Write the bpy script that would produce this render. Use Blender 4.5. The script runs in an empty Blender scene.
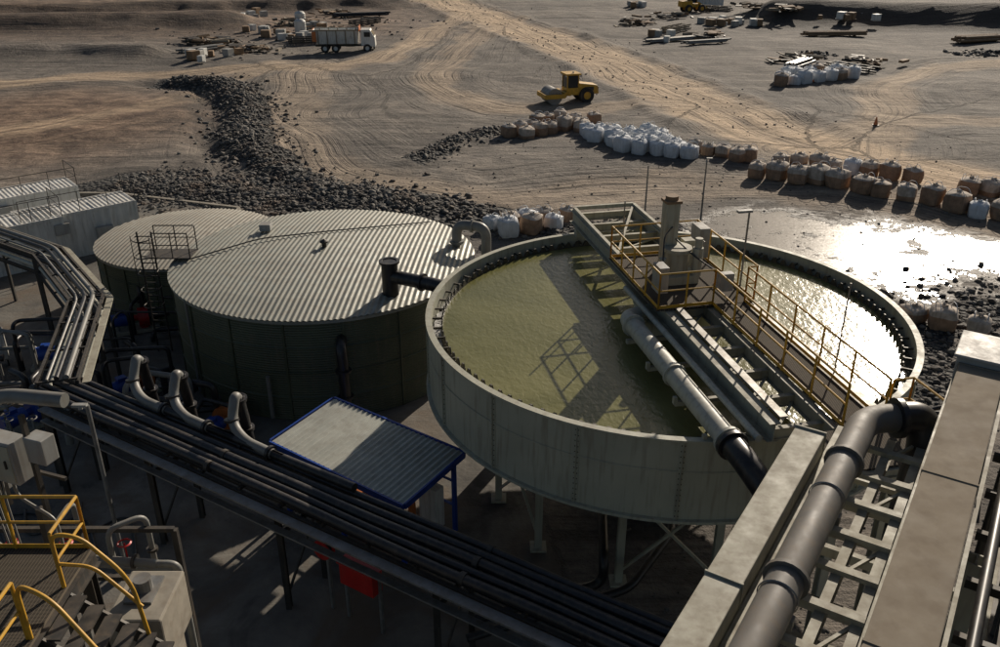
import bpy, math, random
import numpy as np
from mathutils import Vector, Matrix
random.seed(7); rng=np.random.RandomState(5)
sc=bpy.context.scene
sc.view_settings.view_transform='Standard'; sc.view_settings.look='None'; sc.view_settings.exposure=0
AZ=math.radians(28); EL=math.radians(24)
# ---------------------------------------------------------------- materials
def newmat(name):
    m=bpy.data.materials.new(name); m.use_nodes=True
    nt=m.node_tree; b=nt.nodes['Principled BSDF']
    return m,nt,b
def N(nt,t,**k):
    n=nt.nodes.new(t)
    for a,v in k.items():
        if a.startswith('i_'):
            key=a[2:]; key=int(key) if key.isdigit() else key
            n.inputs[key].default_value=v
        else: setattr(n,a,v)
    return n
def mixc(nt,fac,a,b,mode='MIX'):
    n=nt.nodes.new('ShaderNodeMix'); n.data_type='RGBA'; n.blend_type=mode
    for sock,v in ((n.inputs[0],fac),(n.inputs[6],a),(n.inputs[7],b)):
        if isinstance(v,(int,float)): sock.default_value=v
        elif isinstance(v,tuple): sock.default_value=(*v,1) if len(v)==3 else v
        else: nt.links.new(v,sock)
    return n.outputs[2]
def mth(nt,op,a,b=0.0,clamp=False):
    n=nt.nodes.new('ShaderNodeMath'); n.operation=op; n.use_clamp=clamp
    for i,v in enumerate((a,b)):
        if isinstance(v,(int,float)): n.inputs[i].default_value=v
        else: nt.links.new(v,n.inputs[i])
    return n.outputs[0]
def ramp(nt,v,lo,hi):
    n=nt.nodes.new('ShaderNodeMapRange'); n.inputs[1].default_value=lo; n.inputs[2].default_value=hi
    nt.links.new(v,n.inputs[0]); return n.outputs[0]
def pm(name,col,rough=.6,metal=0.,var=.25,scale=1.5,dirt=(.16,.12,.08),dirtamt=.35,bump=.0,streak=True,dust=0.):
    m,nt,b=newmat(name)
    g=N(nt,'ShaderNodeNewGeometry')
    n1=N(nt,'ShaderNodeTexNoise',i_Scale=scale,i_Detail=4.,i_Roughness=.65)
    nt.links.new(g.outputs['Position'],n1.inputs['Vector'])
    mp=N(nt,'ShaderNodeMapping'); mp.inputs['Scale'].default_value=(6,6,.6) if streak else (3,3,3)
    nt.links.new(g.outputs['Position'],mp.inputs[0])
    n2=N(nt,'ShaderNodeTexNoise',i_Scale=1.2,i_Detail=3.)
    nt.links.new(mp.outputs[0],n2.inputs['Vector'])
    dark=tuple(c*(1-var) for c in col); lite=tuple(min(1,c*(1+var*.5)) for c in col)
    c=mixc(nt,ramp(nt,n1.outputs[0],.35,.65),dark,lite)
    d=mth(nt,'MULTIPLY',ramp(nt,n2.outputs[0],.5,.72),dirtamt)
    c=mixc(nt,d,c,dirt)
    r=mth(nt,'ADD',mth(nt,'MULTIPLY',n1.outputs[0],.3),rough-.15,True)
    if dust:
        sx=N(nt,'ShaderNodeSeparateXYZ'); nt.links.new(g.outputs['Normal'],sx.inputs[0])
        n3=N(nt,'ShaderNodeTexNoise',i_Scale=2.3,i_Detail=5.,i_Roughness=.7); nt.links.new(g.outputs['Position'],n3.inputs['Vector'])
        df=mth(nt,'MULTIPLY',mth(nt,'MULTIPLY',ramp(nt,sx.outputs[2],.3,.95),ramp(nt,n3.outputs[0],.28,.62)),dust)
        c=mixc(nt,df,c,(.18,.14,.10)); r=mth(nt,'ADD',r,mth(nt,'MULTIPLY',df,.4),True)
    nt.links.new(c,b.inputs['Base Color'])
    b.inputs['Metallic'].default_value=metal
    nt.links.new(r,b.inputs['Roughness'])
    if bump:
        bp=N(nt,'ShaderNodeBump',i_Strength=bump,i_Distance=.03); nt.links.new(n1.outputs[0],bp.inputs['Height'])
        nt.links.new(bp.outputs[0],b.inputs['Normal'])
    return m
M={}
M['tankwall']=pm('thickener_paint',(.41,.41,.32),.5,0,.10,.6,dirtamt=.45,dust=.4)
M['green']=pm('green_steel',(.075,.088,.05),.55,0,.2,.7,dirtamt=.3)
M['roof']=pm('roof_sheet',(.27,.28,.24),.45,.12,.16,.3,dirtamt=.35,streak=False,dust=.4)
M['roof2']=pm('roof_sheet_beige',(.29,.28,.235),.48,0.1,.14,.4,dirtamt=.3,streak=False,dust=.5)
M['shedroof']=pm('shed_roof_sheet',(.52,.53,.46),.4,0.1,.12,.8,dirtamt=.25,streak=False,dust=.3)
M['steel']=pm('painted_steel',(.40,.385,.30),.58,0,.16,.8,dirtamt=.45,dust=.5)
M['galv']=pm('galvanised_steel',(.26,.26,.25),.47,.5,.25,3.,dirtamt=.45,dust=.4)
M['cover']=pm('dusty_cover_plate',(.25,.21,.155),.85,.0,.16,.6,dirt=(.15,.115,.08),dirtamt=.5,streak=False,dust=.35)
M['black']=pm('black_poly_pipe',(.016,.016,.018),.38,0,.3,2.,dirt=(.10,.08,.06),dirtamt=.4,dust=.12)
M['pipe']=pm('pale_pipe',(.45,.45,.38),.45,0,.12,1.5,dirtamt=.45,dust=.35)
M['lpipe']=pm('dusty_grey_pipe',(.20,.20,.185),.45,0,.2,1.5,dirtamt=.4,dust=.3)
M['greypipe']=pm('grey_rubber_pipe',(.12,.115,.105),.52,0,.25,1.5,dirtamt=.5,dust=.4)
M['yellow']=pm('yellow_paint',(.60,.33,.03),.45,0,.2,4.,dirtamt=.35,dust=.25)
M['blue']=pm('blue_paint',(.01,.055,.30),.4,0,.2,3.,dirtamt=.15)
M['red']=pm('red_paint',(.45,.015,.012),.4,0,.2,3.,dirtamt=.15)
M['orange']=pm('orange_paint',(.55,.16,.04),.45,0,.2,3.,dirtamt=.4)
M['white']=pm('white_paint',(.66,.66,.62),.5,0,.1,1.,dirtamt=.4,dust=.5)
M['grey']=pm('grey_paint',(.34,.34,.32),.5,0,.12,2.,dirtamt=.35,dust=.5)
M['dark']=pm('dark_steel',(.04,.038,.035),.55,.2,.3,3.,dirtamt=.4,dust=.3)
M['tyre']=pm('tyre_rubber',(.025,.024,.023),.85,0,.3,5.,dirt=(.2,.15,.1),dirtamt=.5)
M['bag']=pm('tan_bulk_bag',(.33,.215,.14),.9,0,.3,2.5,dirtamt=.5,bump=.5)
M['bagtop']=pm('bag_top_dusty',(.48,.41,.34),.9,0,.3,2.5,dirtamt=.4,bump=.5)
M['bagw']=pm('white_bulk_bag',(.64,.66,.68),.85,0,.12,3.,dirtamt=.25,bump=.5)
M['concrete']=pm('concrete',(.28,.25,.20),.85,0,.2,1.5,dirtamt=.5,bump=.3,streak=False)
M['timber']=pm('timber',(.25,.16,.09),.85,0,.3,2.,dirtamt=.3)
M['weir']=pm('weir_steel',(.06,.055,.042),.6,.2,.3,3.,dirtamt=.5)
M['rock'],nt,b=newmat('rock'); oi=N(nt,'ShaderNodeNewGeometry')
nr=N(nt,'ShaderNodeTexNoise',i_Scale=.5,i_Detail=2.); nt.links.new(oi.outputs['Position'],nr.inputs['Vector'])
c=mixc(nt,oi.outputs['Random Per Island'],(.04,.038,.036),(.165,.15,.13)); c=mixc(nt,ramp(nt,nr.outputs[0],.48,.72),c,(.15,.11,.08))
nt.links.new(c,b.inputs['Base Color']); b.inputs['Roughness'].default_value=.85
M['glass'],nt,b=newmat('dark_glass'); b.inputs['Base Color'].default_value=(.02,.025,.03,1); b.inputs['Roughness'].default_value=.08
M['grating'],nt,b=newmat('steel_grating'); g=N(nt,'ShaderNodeNewGeometry')
w1=N(nt,'ShaderNodeTexBrick',i_Scale=9.); w1.offset=0; w1.inputs['Mortar Size'].default_value=.045; w1.inputs['Color1'].default_value=(.015,.013,.011,1); w1.inputs['Color2'].default_value=(.02,.018,.015,1); w1.inputs['Mortar'].default_value=(.14,.115,.085,1)
nt.links.new(g.outputs['Position'],w1.inputs['Vector']); nt.links.new(w1.outputs[0],b.inputs['Base Color']); b.inputs['Roughness'].default_value=.9; b.inputs['Specular IOR Level'].default_value=.15
def water(name,c1,c2,rough):
    m,nt,b=newmat(name); g=N(nt,'ShaderNodeNewGeometry')
    n0=N(nt,'ShaderNodeTexNoise',i_Scale=.2,i_Detail=4.,i_Distortion=1.8); nt.links.new(g.outputs['Position'],n0.inputs['Vector'])
    nt.links.new(mixc(nt,ramp(nt,n0.outputs[0],.36,.66),c1,c2),b.inputs['Base Color'])
    b.inputs['Roughness'].default_value=rough; b.inputs['IOR'].default_value=1.33
    mp=N(nt,'ShaderNodeMapping'); mp.inputs['Rotation'].default_value=(0,0,.5); mp.inputs['Scale'].default_value=(1,.62,1); nt.links.new(g.outputs['Position'],mp.inputs[0])
    n1=N(nt,'ShaderNodeTexNoise',i_Scale=7.,i_Detail=2.,i_Distortion=.4); nt.links.new(mp.outputs[0],n1.inputs['Vector'])
    n2=N(nt,'ShaderNodeTexNoise',i_Scale=1.1,i_Detail=2.); nt.links.new(mp.outputs[0],n2.inputs['Vector'])
    h=mth(nt,'ADD',n1.outputs[0],mth(nt,'MULTIPLY',n2.outputs[0],1.2))
    bp=N(nt,'ShaderNodeBump',i_Strength=1.,i_Distance=.017); nt.links.new(h,bp.inputs['Height']); nt.links.new(bp.outputs[0],b.inputs['Normal'])
    return m
M['water']=water('murky_process_water',(.125,.122,.045),(.185,.175,.072),.19)
M['launder']=water('launder_water',(.04,.04,.025),(.06,.06,.04),.12)
# ---------------------------------------------------------------- geometry helpers
def V(*a): return Vector(a)
def box(c,s,rz=0.,tilt=None):
    R=Matrix.Rotation(rz,3,'Z')
    if tilt is not None: R=R@tilt
    vs=[]
    for x in(-.5,.5):
        for y in(-.5,.5):
            for z in(-.5,.5): vs.append(Vector(c)+R@V(x*s[0],y*s[1],z*s[2]))
    return vs,[(0,1,3,2),(4,6,7,5),(0,4,5,1),(2,3,7,6),(0,2,6,4),(1,5,7,3)]
def frame(d):
    d=d.normalized(); up=V(0,0,1) if abs(d.z)<.95 else V(0,1,0)
    r=d.cross(up).normalized(); return r,r.cross(d).normalized(),d
def beam(p0,p1,w,h,off=(0,0)):
    p0=Vector(p0);p1=Vector(p1); r,u,d=frame(p1-p0); o=r*off[0]+u*off[1]
    vs=[]
    for p in(p0,p1):
        for a,b_ in((-1,-1),(1,-1),(1,1),(-1,1)): vs.append(p+o+r*(a*w/2)+u*(b_*h/2))
    return vs,[(3,2,1,0),(4,5,6,7),(0,1,5,4),(1,2,6,5),(2,3,7,6),(3,0,4,7)]
def ibeam(p0,p1,w,h,t=.03):
    return [beam(p0,p1,w,t,(0,h/2-t/2)),beam(p0,p1,w,t,(0,-h/2+t/2)),beam(p0,p1,t*.8,h-2*t-.002)]
def tube(pts,r,seg=14,fil=0.,radii=None):
    P=[Vector(p) for p in pts]; out=[]
    if fil and len(P)>2:
        out.append(P[0])
        for i in range(1,len(P)-1):
            a=P[i-1]-P[i]; b_=P[i+1]-P[i]; f=min(fil,a.length*.49,b_.length*.49)
            A=P[i]+a.normalized()*f;B=P[i]+b_.normalized()*f
            for k in range(7):
                t=k/6; out.append(A*(1-t)**2+P[i]*2*t*(1-t)+B*t*t)
        out.append(P[-1]); P=out
    vs=[];fs=[];n=len(P); r0,u0,_=frame(P[1]-P[0])
    for i,p in enumerate(P):
        d=(P[min(i+1,n-1)]-P[max(i-1,0)]).normalized()
        r0=(r0-d*r0.dot(d)).normalized(); u0=r0.cross(d)
        rr=r if radii is None else radii[i]
        for k in range(seg):
            a=2*math.pi*k/seg; vs.append(p+(r0*math.cos(a)+u0*math.sin(a))*rr)
    for i in range(n-1):
        for k in range(seg):
            k2=(k+1)%seg; fs.append((i*seg+k,i*seg+k2,(i+1)*seg+k2,(i+1)*seg+k))
    fs.append(tuple(range(seg))[::-1]); fs.append(tuple((n-1)*seg+k for k in range(seg)))
    return vs,fs
def cyl(p0,p1,r,seg=12): return tube([p0,p1],r,seg)
def lathe(prof,c=(0,0,0),seg=48,axis='Z'):
    vs=[];fs=[];n=len(prof)
    for k in range(seg):
        a=2*math.pi*k/seg
        for r,z in prof:
            if axis=='Z': vs.append(V(c[0]+r*math.cos(a),c[1]+r*math.sin(a),c[2]+z))
            else: vs.append(V(c[0]+r*math.cos(a),c[1]+z,c[2]+r*math.sin(a)))
    for k in range(seg):
        k2=(k+1)%seg
        for i in range(n-1): fs.append((k*n+i,k2*n+i,k2*n+i+1,k*n+i+1))
    return vs,fs
def grow(a,x):
    if isinstance(x,tuple): a.append(x)
    else:
        for y in x: grow(a,y)
def mk(name,gs,mat,parent=None,smooth=False,bevel=0.):
    L=[];grow(L,gs); vs=[];fs=[]
    for v,f in L:
        o=len(vs); vs+= [tuple(p) for p in v]; fs+=[tuple(i+o for i in q) for q in f]
    me=bpy.data.meshes.new(name); me.from_pydata(vs,[],fs); me.update()
    ob=bpy.data.objects.new(name,me); bpy.context.collection.objects.link(ob)
    me.materials.append(M[mat] if isinstance(mat,str) else mat)
    if parent: ob.parent=parent
    if smooth:
        for p in me.polygons: p.use_smooth=True
        me.set_sharp_from_angle(angle=math.radians(40))
    if bevel:
        b=ob.modifiers.new('b','BEVEL'); b.width=bevel; b.segments=2; b.limit_method='ANGLE'
    return ob
def emp(name,loc=(0,0,0),rz=0.,scale=1.):
    e=bpy.data.objects.new(name,None); e.location=loc; e.rotation_euler=(0,0,rz); e.scale=(scale,)*3
    bpy.context.collection.objects.link(e); return e
def rail(pts,h=1.1,sp=1.3,r=.026,mid=True,kick=False,posts=True):
    out=[]; P=[Vector(p) for p in pts]; z=V(0,0,h)
    for a,b_ in zip(P[:-1],P[1:]):
        out.append(cyl(a+z,b_+z,r,8))
        if mid: out.append(cyl(a+z*.52,b_+z*.52,r*.85,8))
        if kick: out.append(beam(a+V(0,0,.06),b_+V(0,0,.06),.012,.1))
        if posts:
            n=max(1,round((b_-a).length/sp))
            for i in range(n+1):
                p=a.lerp(b_,i/n); out.append(cyl(p,p+z,r,8))
    return out
def flange(p,d,r,w=.05):
    p=Vector(p);d=Vector(d).normalized(); return cyl(p-d*w,p+d*w,r,18)
# ---------------------------------------------------------------- terrain
roads={
 'road1':[(-30,260),(-14,200),(-12.3,190),(0,153),(8.6,130),(16.2,104),(20.7,84),(25.2,73),(30.4,65),(36,58),(55,44),(90,30)],
 'road2':[(-120,80),(-80,88),(-54.7,97.6),(-46,103),(-35.8,107),(-20.5,108.5),(-13,120),(-10,145),(-6,165)],
 'track3':[(-24,112),(-21.3,95),(-20.2,80),(-15.5,66.6),(-8.3,59),(-1.3,55.4),(6.9,58.8),(14.4,61.2),(24,58),(38,44)],
 'arc':[(28,66),(36,80),(42,98),(54,110),(75,116),(95,112)],
 'arc2':[(24,70),(38,82),(50,80),(70,84),(95,92)],
 'arc3':[(-2,150),(-6,120),(-8,100),(-4,88),(6,84),(18,88)],
 'arc4':[(-60,70),(-45,74),(-35,84),(-30,100),(-28,112)],
}
rocksA=[(-37,101),(-30.1,97.6),(-24.1,84.8),(-21.8,73),(-17.2,63.8),(-11.7,58.3),(-1.3,53)]
rocksB=[(-27,59.5),(-24.3,58.8),(-17.4,58),(-10.6,55),(-5.1,53)]
rocksC=[(-6.6,66.6),(-4.1,71.3),(0,76.5),(5.5,80)]
rocksD=[(-1.3,52),(5,50.5),(11,50)]
rocksE=[(17,30),(19,36),(22,38),(30,40)]
def dpoly(X,Y,P):
    best=np.full(X.shape,1e9);al=np.zeros(X.shape);sg=np.zeros(X.shape);acc=0
    for (ax,ay),(bx,by) in zip(P[:-1],P[1:]):
        dx,dy=bx-ax,by-ay;L=math.hypot(dx,dy)
        t=np.clip(((X-ax)*dx+(Y-ay)*dy)/L/L,0,1)
        px,py=X-ax-t*dx,Y-ay-t*dy; d=np.hypot(px,py); s_=(dx*py-dy*px)/L
        m=d<best; best=np.where(m,d,best); al=np.where(m,acc+t*L,al); sg=np.where(m,np.where(s_>=0,d,-d),sg); acc+=L
    return best,al,sg
def smooth(P,n=3):
    for _ in range(n):
        Q=[P[0]]
        for a,b_ in zip(P[:-1],P[1:]): Q+=[(a[0]*.75+b_[0]*.25,a[1]*.75+b_[1]*.25),(a[0]*.25+b_[0]*.75,a[1]*.25+b_[1]*.75)]
        P=Q+[P[-1]]
    return P
roads={k:smooth(v,2) for k,v in roads.items()}
WV=[(rng.uniform(0,6.28),rng.uniform(0,6.28),rng.uniform(.7,1.4)) for _ in range(40)]
def nz(X,Y,wl,o=0):
    r=0
    for i in range(7):
        a,p,q=WV[(i+o*7)%40]; k=2*math.pi/wl*q; r=r+np.sin((X*math.cos(a)+Y*math.sin(a))*k+p+1.3*np.sin((X*math.sin(a)-Y*math.cos(a))*k*.6+p))
    return r/7*1.6
def inpoly(X,Y,P):
    r=np.zeros(X.shape,bool);n=len(P)
    for i in range(n):
        x1,y1=P[i];x2,y2=P[(i+1)%n]
        c=((y1>Y)!=(y2>Y))&(X<(x2-x1)*(Y-y1)/((y2-y1) or 1e-9)+x1); r^=c
    return r
puddle=[(11.6,51.2),(15,53.2),(19,54),(23.2,52.2),(29.5,48.6),(36,45.5),(35,41.8),(27.8,43),(21,41.2),(17.4,43.6),(13.6,47)]
pad=[(-60,58),(-26,57.6),(-17,54.5),(-15,48),(-1,45),(1,38),(0,30),(2,20),(6,10),(6,-10),(-60,-10)]
def ss(x,a,b): t=np.clip((x-a)/(b-a),0,1); return t*t*(3-2*t)
def height(X,Y):
    far=ss(Y,45,60)+ss(np.abs(X),26,36); far=np.clip(far,0,1)
    z=far*(nz(X,Y,26,0)*.3+nz(X,Y,7,1)*.08+nz(X,Y,2.6,2)*.03)
    dA=dpoly(X+nz(X,Y,5,3)*.5,Y,rocksA)[0]; z=z+.6*np.exp(-(dA/1.7)**2)*far-.5*np.exp(-((dpoly(X+3.2,Y+.5,rocksA)[0])/1.4)**2)*far*ss(Y,60,70)
    dC=dpoly(X,Y,rocksC)[0]; z=z+.4*np.exp(-(dC/1.2)**2)
    z=z+.3*np.exp(-(dpoly(X,Y,rocksB)[0]/2.2)**2)
    z=z-.12*np.exp(-(dpoly(X,Y,roads['road1'])[0]/4.5)**2)
    z=z+.4*np.exp(-((dpoly(X,Y,roads['road1'])[0]-6.2)/1.0)**2)*(.6+.4*nz(X,Y,9,2))*ss(Y,70,85)
    z=z+3.2*np.exp(-(dpoly(X,Y,[(48,158),(80,150),(140,146)])[0]/5)**2)
    z=z+2.2*np.exp(-(dpoly(X,Y+nz(X,Y,9,4),[(-120,140),(-70,148),(-45,150)])[0]/5)**2)
    z=z+1.2*np.exp(-(dpoly(X,Y+nz(X,Y,9,4),[(-75,118),(-58,121),(-46,118)])[0]/2.5)**2)
    z=z+1.6*np.exp(-(dpoly(X,Y+nz(X,Y,9,4),[(-95,165),(-60,172),(-20,178)])[0]/3)**2)
    wet=inpoly(X,Y,puddle); dw=dpoly(X,Y,puddle+puddle[:1])[0]; w=np.where(wet,1,np.exp(-(dw/2)**2)); z=z*(1-w)-.02*w
    return z
xs=np.concatenate([-np.geomspace(1500,62,26),np.arange(-60,60.01,.42),np.geomspace(62,1500,26)])
ys=np.concatenate([[-300,-120,-50,-20],np.arange(-10,45,.7),np.arange(45,100,.4),np.arange(100,200,.9),np.geomspace(202,3000,24)])
X,Y=np.meshgrid(xs,ys); Z=height(X,Y); Z=np.where(Y>230,Z*0,Z)
ny,nx=X.shape; verts=np.stack([X,Y,Z],-1).reshape(-1,3)
idx=np.arange(ny*nx).reshape(ny,nx); F=np.stack([idx[:-1,:-1],idx[:-1,1:],idx[1:,1:],idx[1:,:-1]],-1).reshape(-1,4)
me=bpy.data.meshes.new('ground'); me.from_pydata(verts.tolist(),[],F.tolist()); me.update()
me.polygons.foreach_set('use_smooth',[True]*len(me.polygons))
ground=bpy.data.objects.new('ground',me); bpy.context.collection.objects.link(ground)
Xn=X+nz(X,Y,9,1)*1.1+nz(X,Y,2.5,2)*.35; Yn=Y+nz(X,Y,9,3)*1.1+nz(X,Y,2.5,0)*.35
Xw=X+nz(X,Y,30,2)*1.6; Yw=Y+nz(X,Y,34,1)*1.6
D={k:dpoly(Xn,Yn,P) for k,P in roads.items()}; Dc={k:dpoly(Xw,Yw,P) for k,P in roads.items()}
W={'road1':5.0,'road2':2.6,'track3':3.2,'arc':2.5,'arc2':2.2,'arc3':2.5,'arc4':2.2}
dust=np.zeros(X.shape)
for k,a in (('road1',1.),('road2',.7),('track3',.32),('arc',.6),('arc2',.5),('arc3',.45),('arc4',.5)):
    dust=np.maximum(dust,a*(1-ss(D[k][0],W[k]*.6,W[k]*1.4)))
rock=np.zeros(X.shape)
for P,w in ((rocksA,2.5),(rocksB,3.2),(rocksC,1.2),(rocksD,1.3),(rocksE,2.)):
    rock=np.maximum(rock,1-ss(dpoly(Xn,Yn,P)[0],w*.6,w*1.3))
wet=inpoly(Xn,Yn,puddle).astype(float); dw=dpoly(Xn,Yn,puddle+puddle[:1])[0]; wet=np.where(wet>0,np.clip(.5+dw*.22,0,.9),np.clip(.5-dw*.13,0,1))
pm_=inpoly(X,Y,pad); dp=dpoly(X,Y,pad+pad[:1])[0]; conc=np.where(pm_,np.clip(.5+dp,0,1),np.clip(.5-dp,0,1))
best=np.full(X.shape,1e9);fs_=np.zeros(X.shape);fa=np.zeros(X.shape)
for i,(k,d) in enumerate(Dc.items()):
    m=d[0]<best; best=np.where(m,d[0],best); fs_=np.where(m,d[2]+i*50,fs_); fa=np.where(m,d[1],fa)
red=np.exp(-(((X+42)/16)**2+((Y-80)/17)**2)**2)+.85*ss(Y,125,145)*ss(-X,-5,30); red=np.clip(red,0,1)
dark=np.clip(np.exp(-(dpoly(X,Y,[(45,152),(80,146),(140,142)])[0]/7)**2)+.7*np.exp(-(dpoly(X,Y,[(-120,138),(-45,146)])[0]/7)**2)+.6*np.exp(-(dpoly(Xn,Yn,[(-120,162),(-60,170),(-20,176)])[0]/6)**2)+.5*np.exp(-(dpoly(Xn,Yn,[(-75,115),(-46,115)])[0]/2.5)**2)+.8*np.exp(-(dpoly(Xn,Yn,[(-33,94),(-25,76.6),(-22.4,66)])[0]/1.3)**2),0,1)
near=np.exp(-(best/8)**2)
def attr(name,arrs):
    a=me.attributes.new(name,'FLOAT_COLOR','POINT'); dd=np.ones((X.size,4),np.float32)
    for i,q in enumerate(arrs): dd[:,i]=q.reshape(-1)
    a.data.foreach_set('color',dd.reshape(-1))
attr('mask',[dust,rock,wet,conc]); attr('mask2',[red,dark,near])
a=me.attributes.new('flow','FLOAT_VECTOR','POINT'); a.data.foreach_set('vector',np.stack([fs_,fa,fa*0],-1).astype(np.float32).reshape(-1))
gm,nt,b=newmat('earth'); L=nt.links.new
A1=N(nt,'ShaderNodeAttribute',attribute_name='mask'); A2=N(nt,'ShaderNodeAttribute',attribute_name='mask2'); A3=N(nt,'ShaderNodeAttribute',attribute_name='flow')
S1=N(nt,'ShaderNodeSeparateColor'); L(A1.outputs['Color'],S1.inputs[0]); S2=N(nt,'ShaderNodeSeparateColor'); L(A2.outputs['Color'],S2.inputs[0])
g=N(nt,'ShaderNodeNewGeometry')
def noise(scale,det=6.,dist=0.,rough=.6,vec=None):
    n=N(nt,'ShaderNodeTexNoise',i_Scale=scale,i_Detail=det,i_Distortion=dist,i_Roughness=rough); L(vec or g.outputs['Position'],n.inputs['Vector']); return n.outputs[0]
nL=noise(.05,3.,.6); nM=noise(.35,6.,.3,.7); nF=noise(3.,5.,0,.75); nP=noise(.11,4.,.8,.6)
mp=N(nt,'ShaderNodeMapping'); mp.inputs['Scale'].default_value=(.6,.03,1); L(A3.outputs['Vector'],mp.inputs[0])
st=noise(1.,5.,.3,.62,mp.outputs[0])
mpb=N(nt,'ShaderNodeMapping'); mpb.inputs['Scale'].default_value=(1.7,.05,1); L(A3.outputs['Vector'],mpb.inputs[0])
st2=noise(1.,3.,.25,.6,mpb.outputs[0])
mpc=N(nt,'ShaderNodeMapping'); mpc.inputs['Rotation'].default_value=(0,0,.75); mpc.inputs['Scale'].default_value=(.035,.8,1); L(g.outputs['Position'],mpc.inputs[0])
st3=noise(1.,5.,.9,.62,mpc.outputs[0])
base=mixc(nt,ramp(nt,nL,.35,.65),(.165,.145,.124),(.235,.203,.168))
base=mixc(nt,ramp(nt,nM,.38,.62),mixc(nt,.7,base,(.09,.081,.073)),base)
base=mixc(nt,mth(nt,'MULTIPLY',ramp(nt,nP,.52,.40),.55),base,(.105,.093,.081))
base=mixc(nt,mth(nt,'MULTIPLY',S2.outputs[0],.85),base,mixc(nt,ramp(nt,nM,.40,.60),(.095,.052,.03),(.28,.185,.12)))
base=mixc(nt,mth(nt,'MULTIPLY',mth(nt,'MULTIPLY',S1.outputs[0],.95),mth(nt,'ADD',mth(nt,'MULTIPLY',nM,.5),.72),True),base,(.48,.36,.24))
patch=ramp(nt,nP,.36,.56)
sm=mth(nt,'MULTIPLY',mth(nt,'MULTIPLY',S2.outputs[2],mth(nt,'ADD',mth(nt,'MULTIPLY',patch,.75),.25)),mth(nt,'SUBTRACT',1.,S1.outputs[1]))
sv=mth(nt,'ADD',ramp(nt,st,.36,.64),mth(nt,'MULTIPLY',ramp(nt,st2,.60,.52),.7))
lo=mixc(nt,1.,base,(.42,.41,.41),'MULTIPLY'); hi=mixc(nt,1.,base,(1.35,1.32,1.28),'MULTIPLY')
base3=mixc(nt,ramp(nt,st3,.38,.60),mixc(nt,1.,base,(.60,.59,.58),'MULTIPLY'),mixc(nt,1.,base,(1.22,1.2,1.18),'MULTIPLY'))
base=mixc(nt,sm,base3,mixc(nt,mth(nt,'DIVIDE',sv,1.7),lo,hi))
base=mixc(nt,ramp(nt,nF,.32,.68),mixc(nt,1.,base,(.66,.65,.64),'MULTIPLY'),mixc(nt,1.,base,(1.18,1.18,1.18),'MULTIPLY'))
vo=N(nt,'ShaderNodeTexVoronoi',i_Scale=3.2); L(g.outputs['Position'],vo.inputs['Vector'])
rk=mixc(nt,ramp(nt,vo.outputs['Distance'],.0,.7),(.125,.117,.105),(.025,.024,.023))
rm=ramp(nt,mth(nt,'ADD',S1.outputs[1],mth(nt,'MULTIPLY',mth(nt,'SUBTRACT',nM,.5),1.4)),.35,.7)
base=mixc(nt,rm,base,rk)
base=mixc(nt,mth(nt,'MULTIPLY',S2.outputs[1],.85),base,(.035,.028,.022))
cc=mixc(nt,ramp(nt,nM,.35,.68),(.085,.078,.068),(.20,.185,.158))
nS=noise(.22,5.,1.,.7); cc=mixc(nt,mth(nt,'MULTIPLY',ramp(nt,nS,.48,.62),.75),cc,(.12,.088,.06))
cc=mixc(nt,mth(nt,'MULTIPLY',ramp(nt,nS,.44,.36),.6),cc,(.05,.047,.043))
cm=ramp(nt,mth(nt,'ADD',A1.outputs['Alpha'],mth(nt,'MULTIPLY',mth(nt,'SUBTRACT',nF,.5),.5)),.4,.6)
base=mixc(nt,cm,base,cc)
wm0=mth(nt,'ADD',S1.outputs[2],mth(nt,'ADD',mth(nt,'MULTIPLY',mth(nt,'SUBTRACT',nM,.5),2.8),mth(nt,'MULTIPLY',mth(nt,'SUBTRACT',nF,.5),1.0)))
wmg=ramp(nt,S1.outputs[2],.2,.4)
damp=mth(nt,'MULTIPLY',ramp(nt,wm0,.1,.5),wmg); wm=mth(nt,'MULTIPLY',ramp(nt,wm0,.48,.62),wmg)
base=mixc(nt,mth(nt,'MULTIPLY',damp,.6),base,(.06,.05,.04))
L(base,b.inputs['Base Color'])
ro=mixc(nt,wm,mixc(nt,damp,(.92,.92,.92),(.5,.5,.5)),(.2,.2,.2)); L(ro,b.inputs['Roughness']); b.inputs['Specular IOR Level'].default_value=.4
hh=mth(nt,'ADD',mth(nt,'MULTIPLY',nF,.5),mth(nt,'ADD',mth(nt,'MULTIPLY',mth(nt,'MULTIPLY',sv,sm),.6),mth(nt,'ADD',mth(nt,'MULTIPLY',nM,1.0),mth(nt,'MULTIPLY',st3,.8))))
hh=mth(nt,'ADD',hh,mth(nt,'MULTIPLY',mth(nt,'MULTIPLY',rm,vo.outputs['Distance']),-2.))
inv=mth(nt,'SUBTRACT',1.,mth(nt,'MULTIPLY',mth(nt,'MAXIMUM',wm,mth(nt,'MULTIPLY',cm,.85)),.92))
bp=N(nt,'ShaderNodeBump',i_Strength=1.,i_Distance=.22); L(mth(nt,'MULTIPLY',hh,inv),bp.inputs['Height']); L(bp.outputs[0],b.inputs['Normal'])
me.materials.append(gm)
def gz(x,y): return float(height(np.array([float(x)]),np.array([float(y)]))[0])
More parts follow.
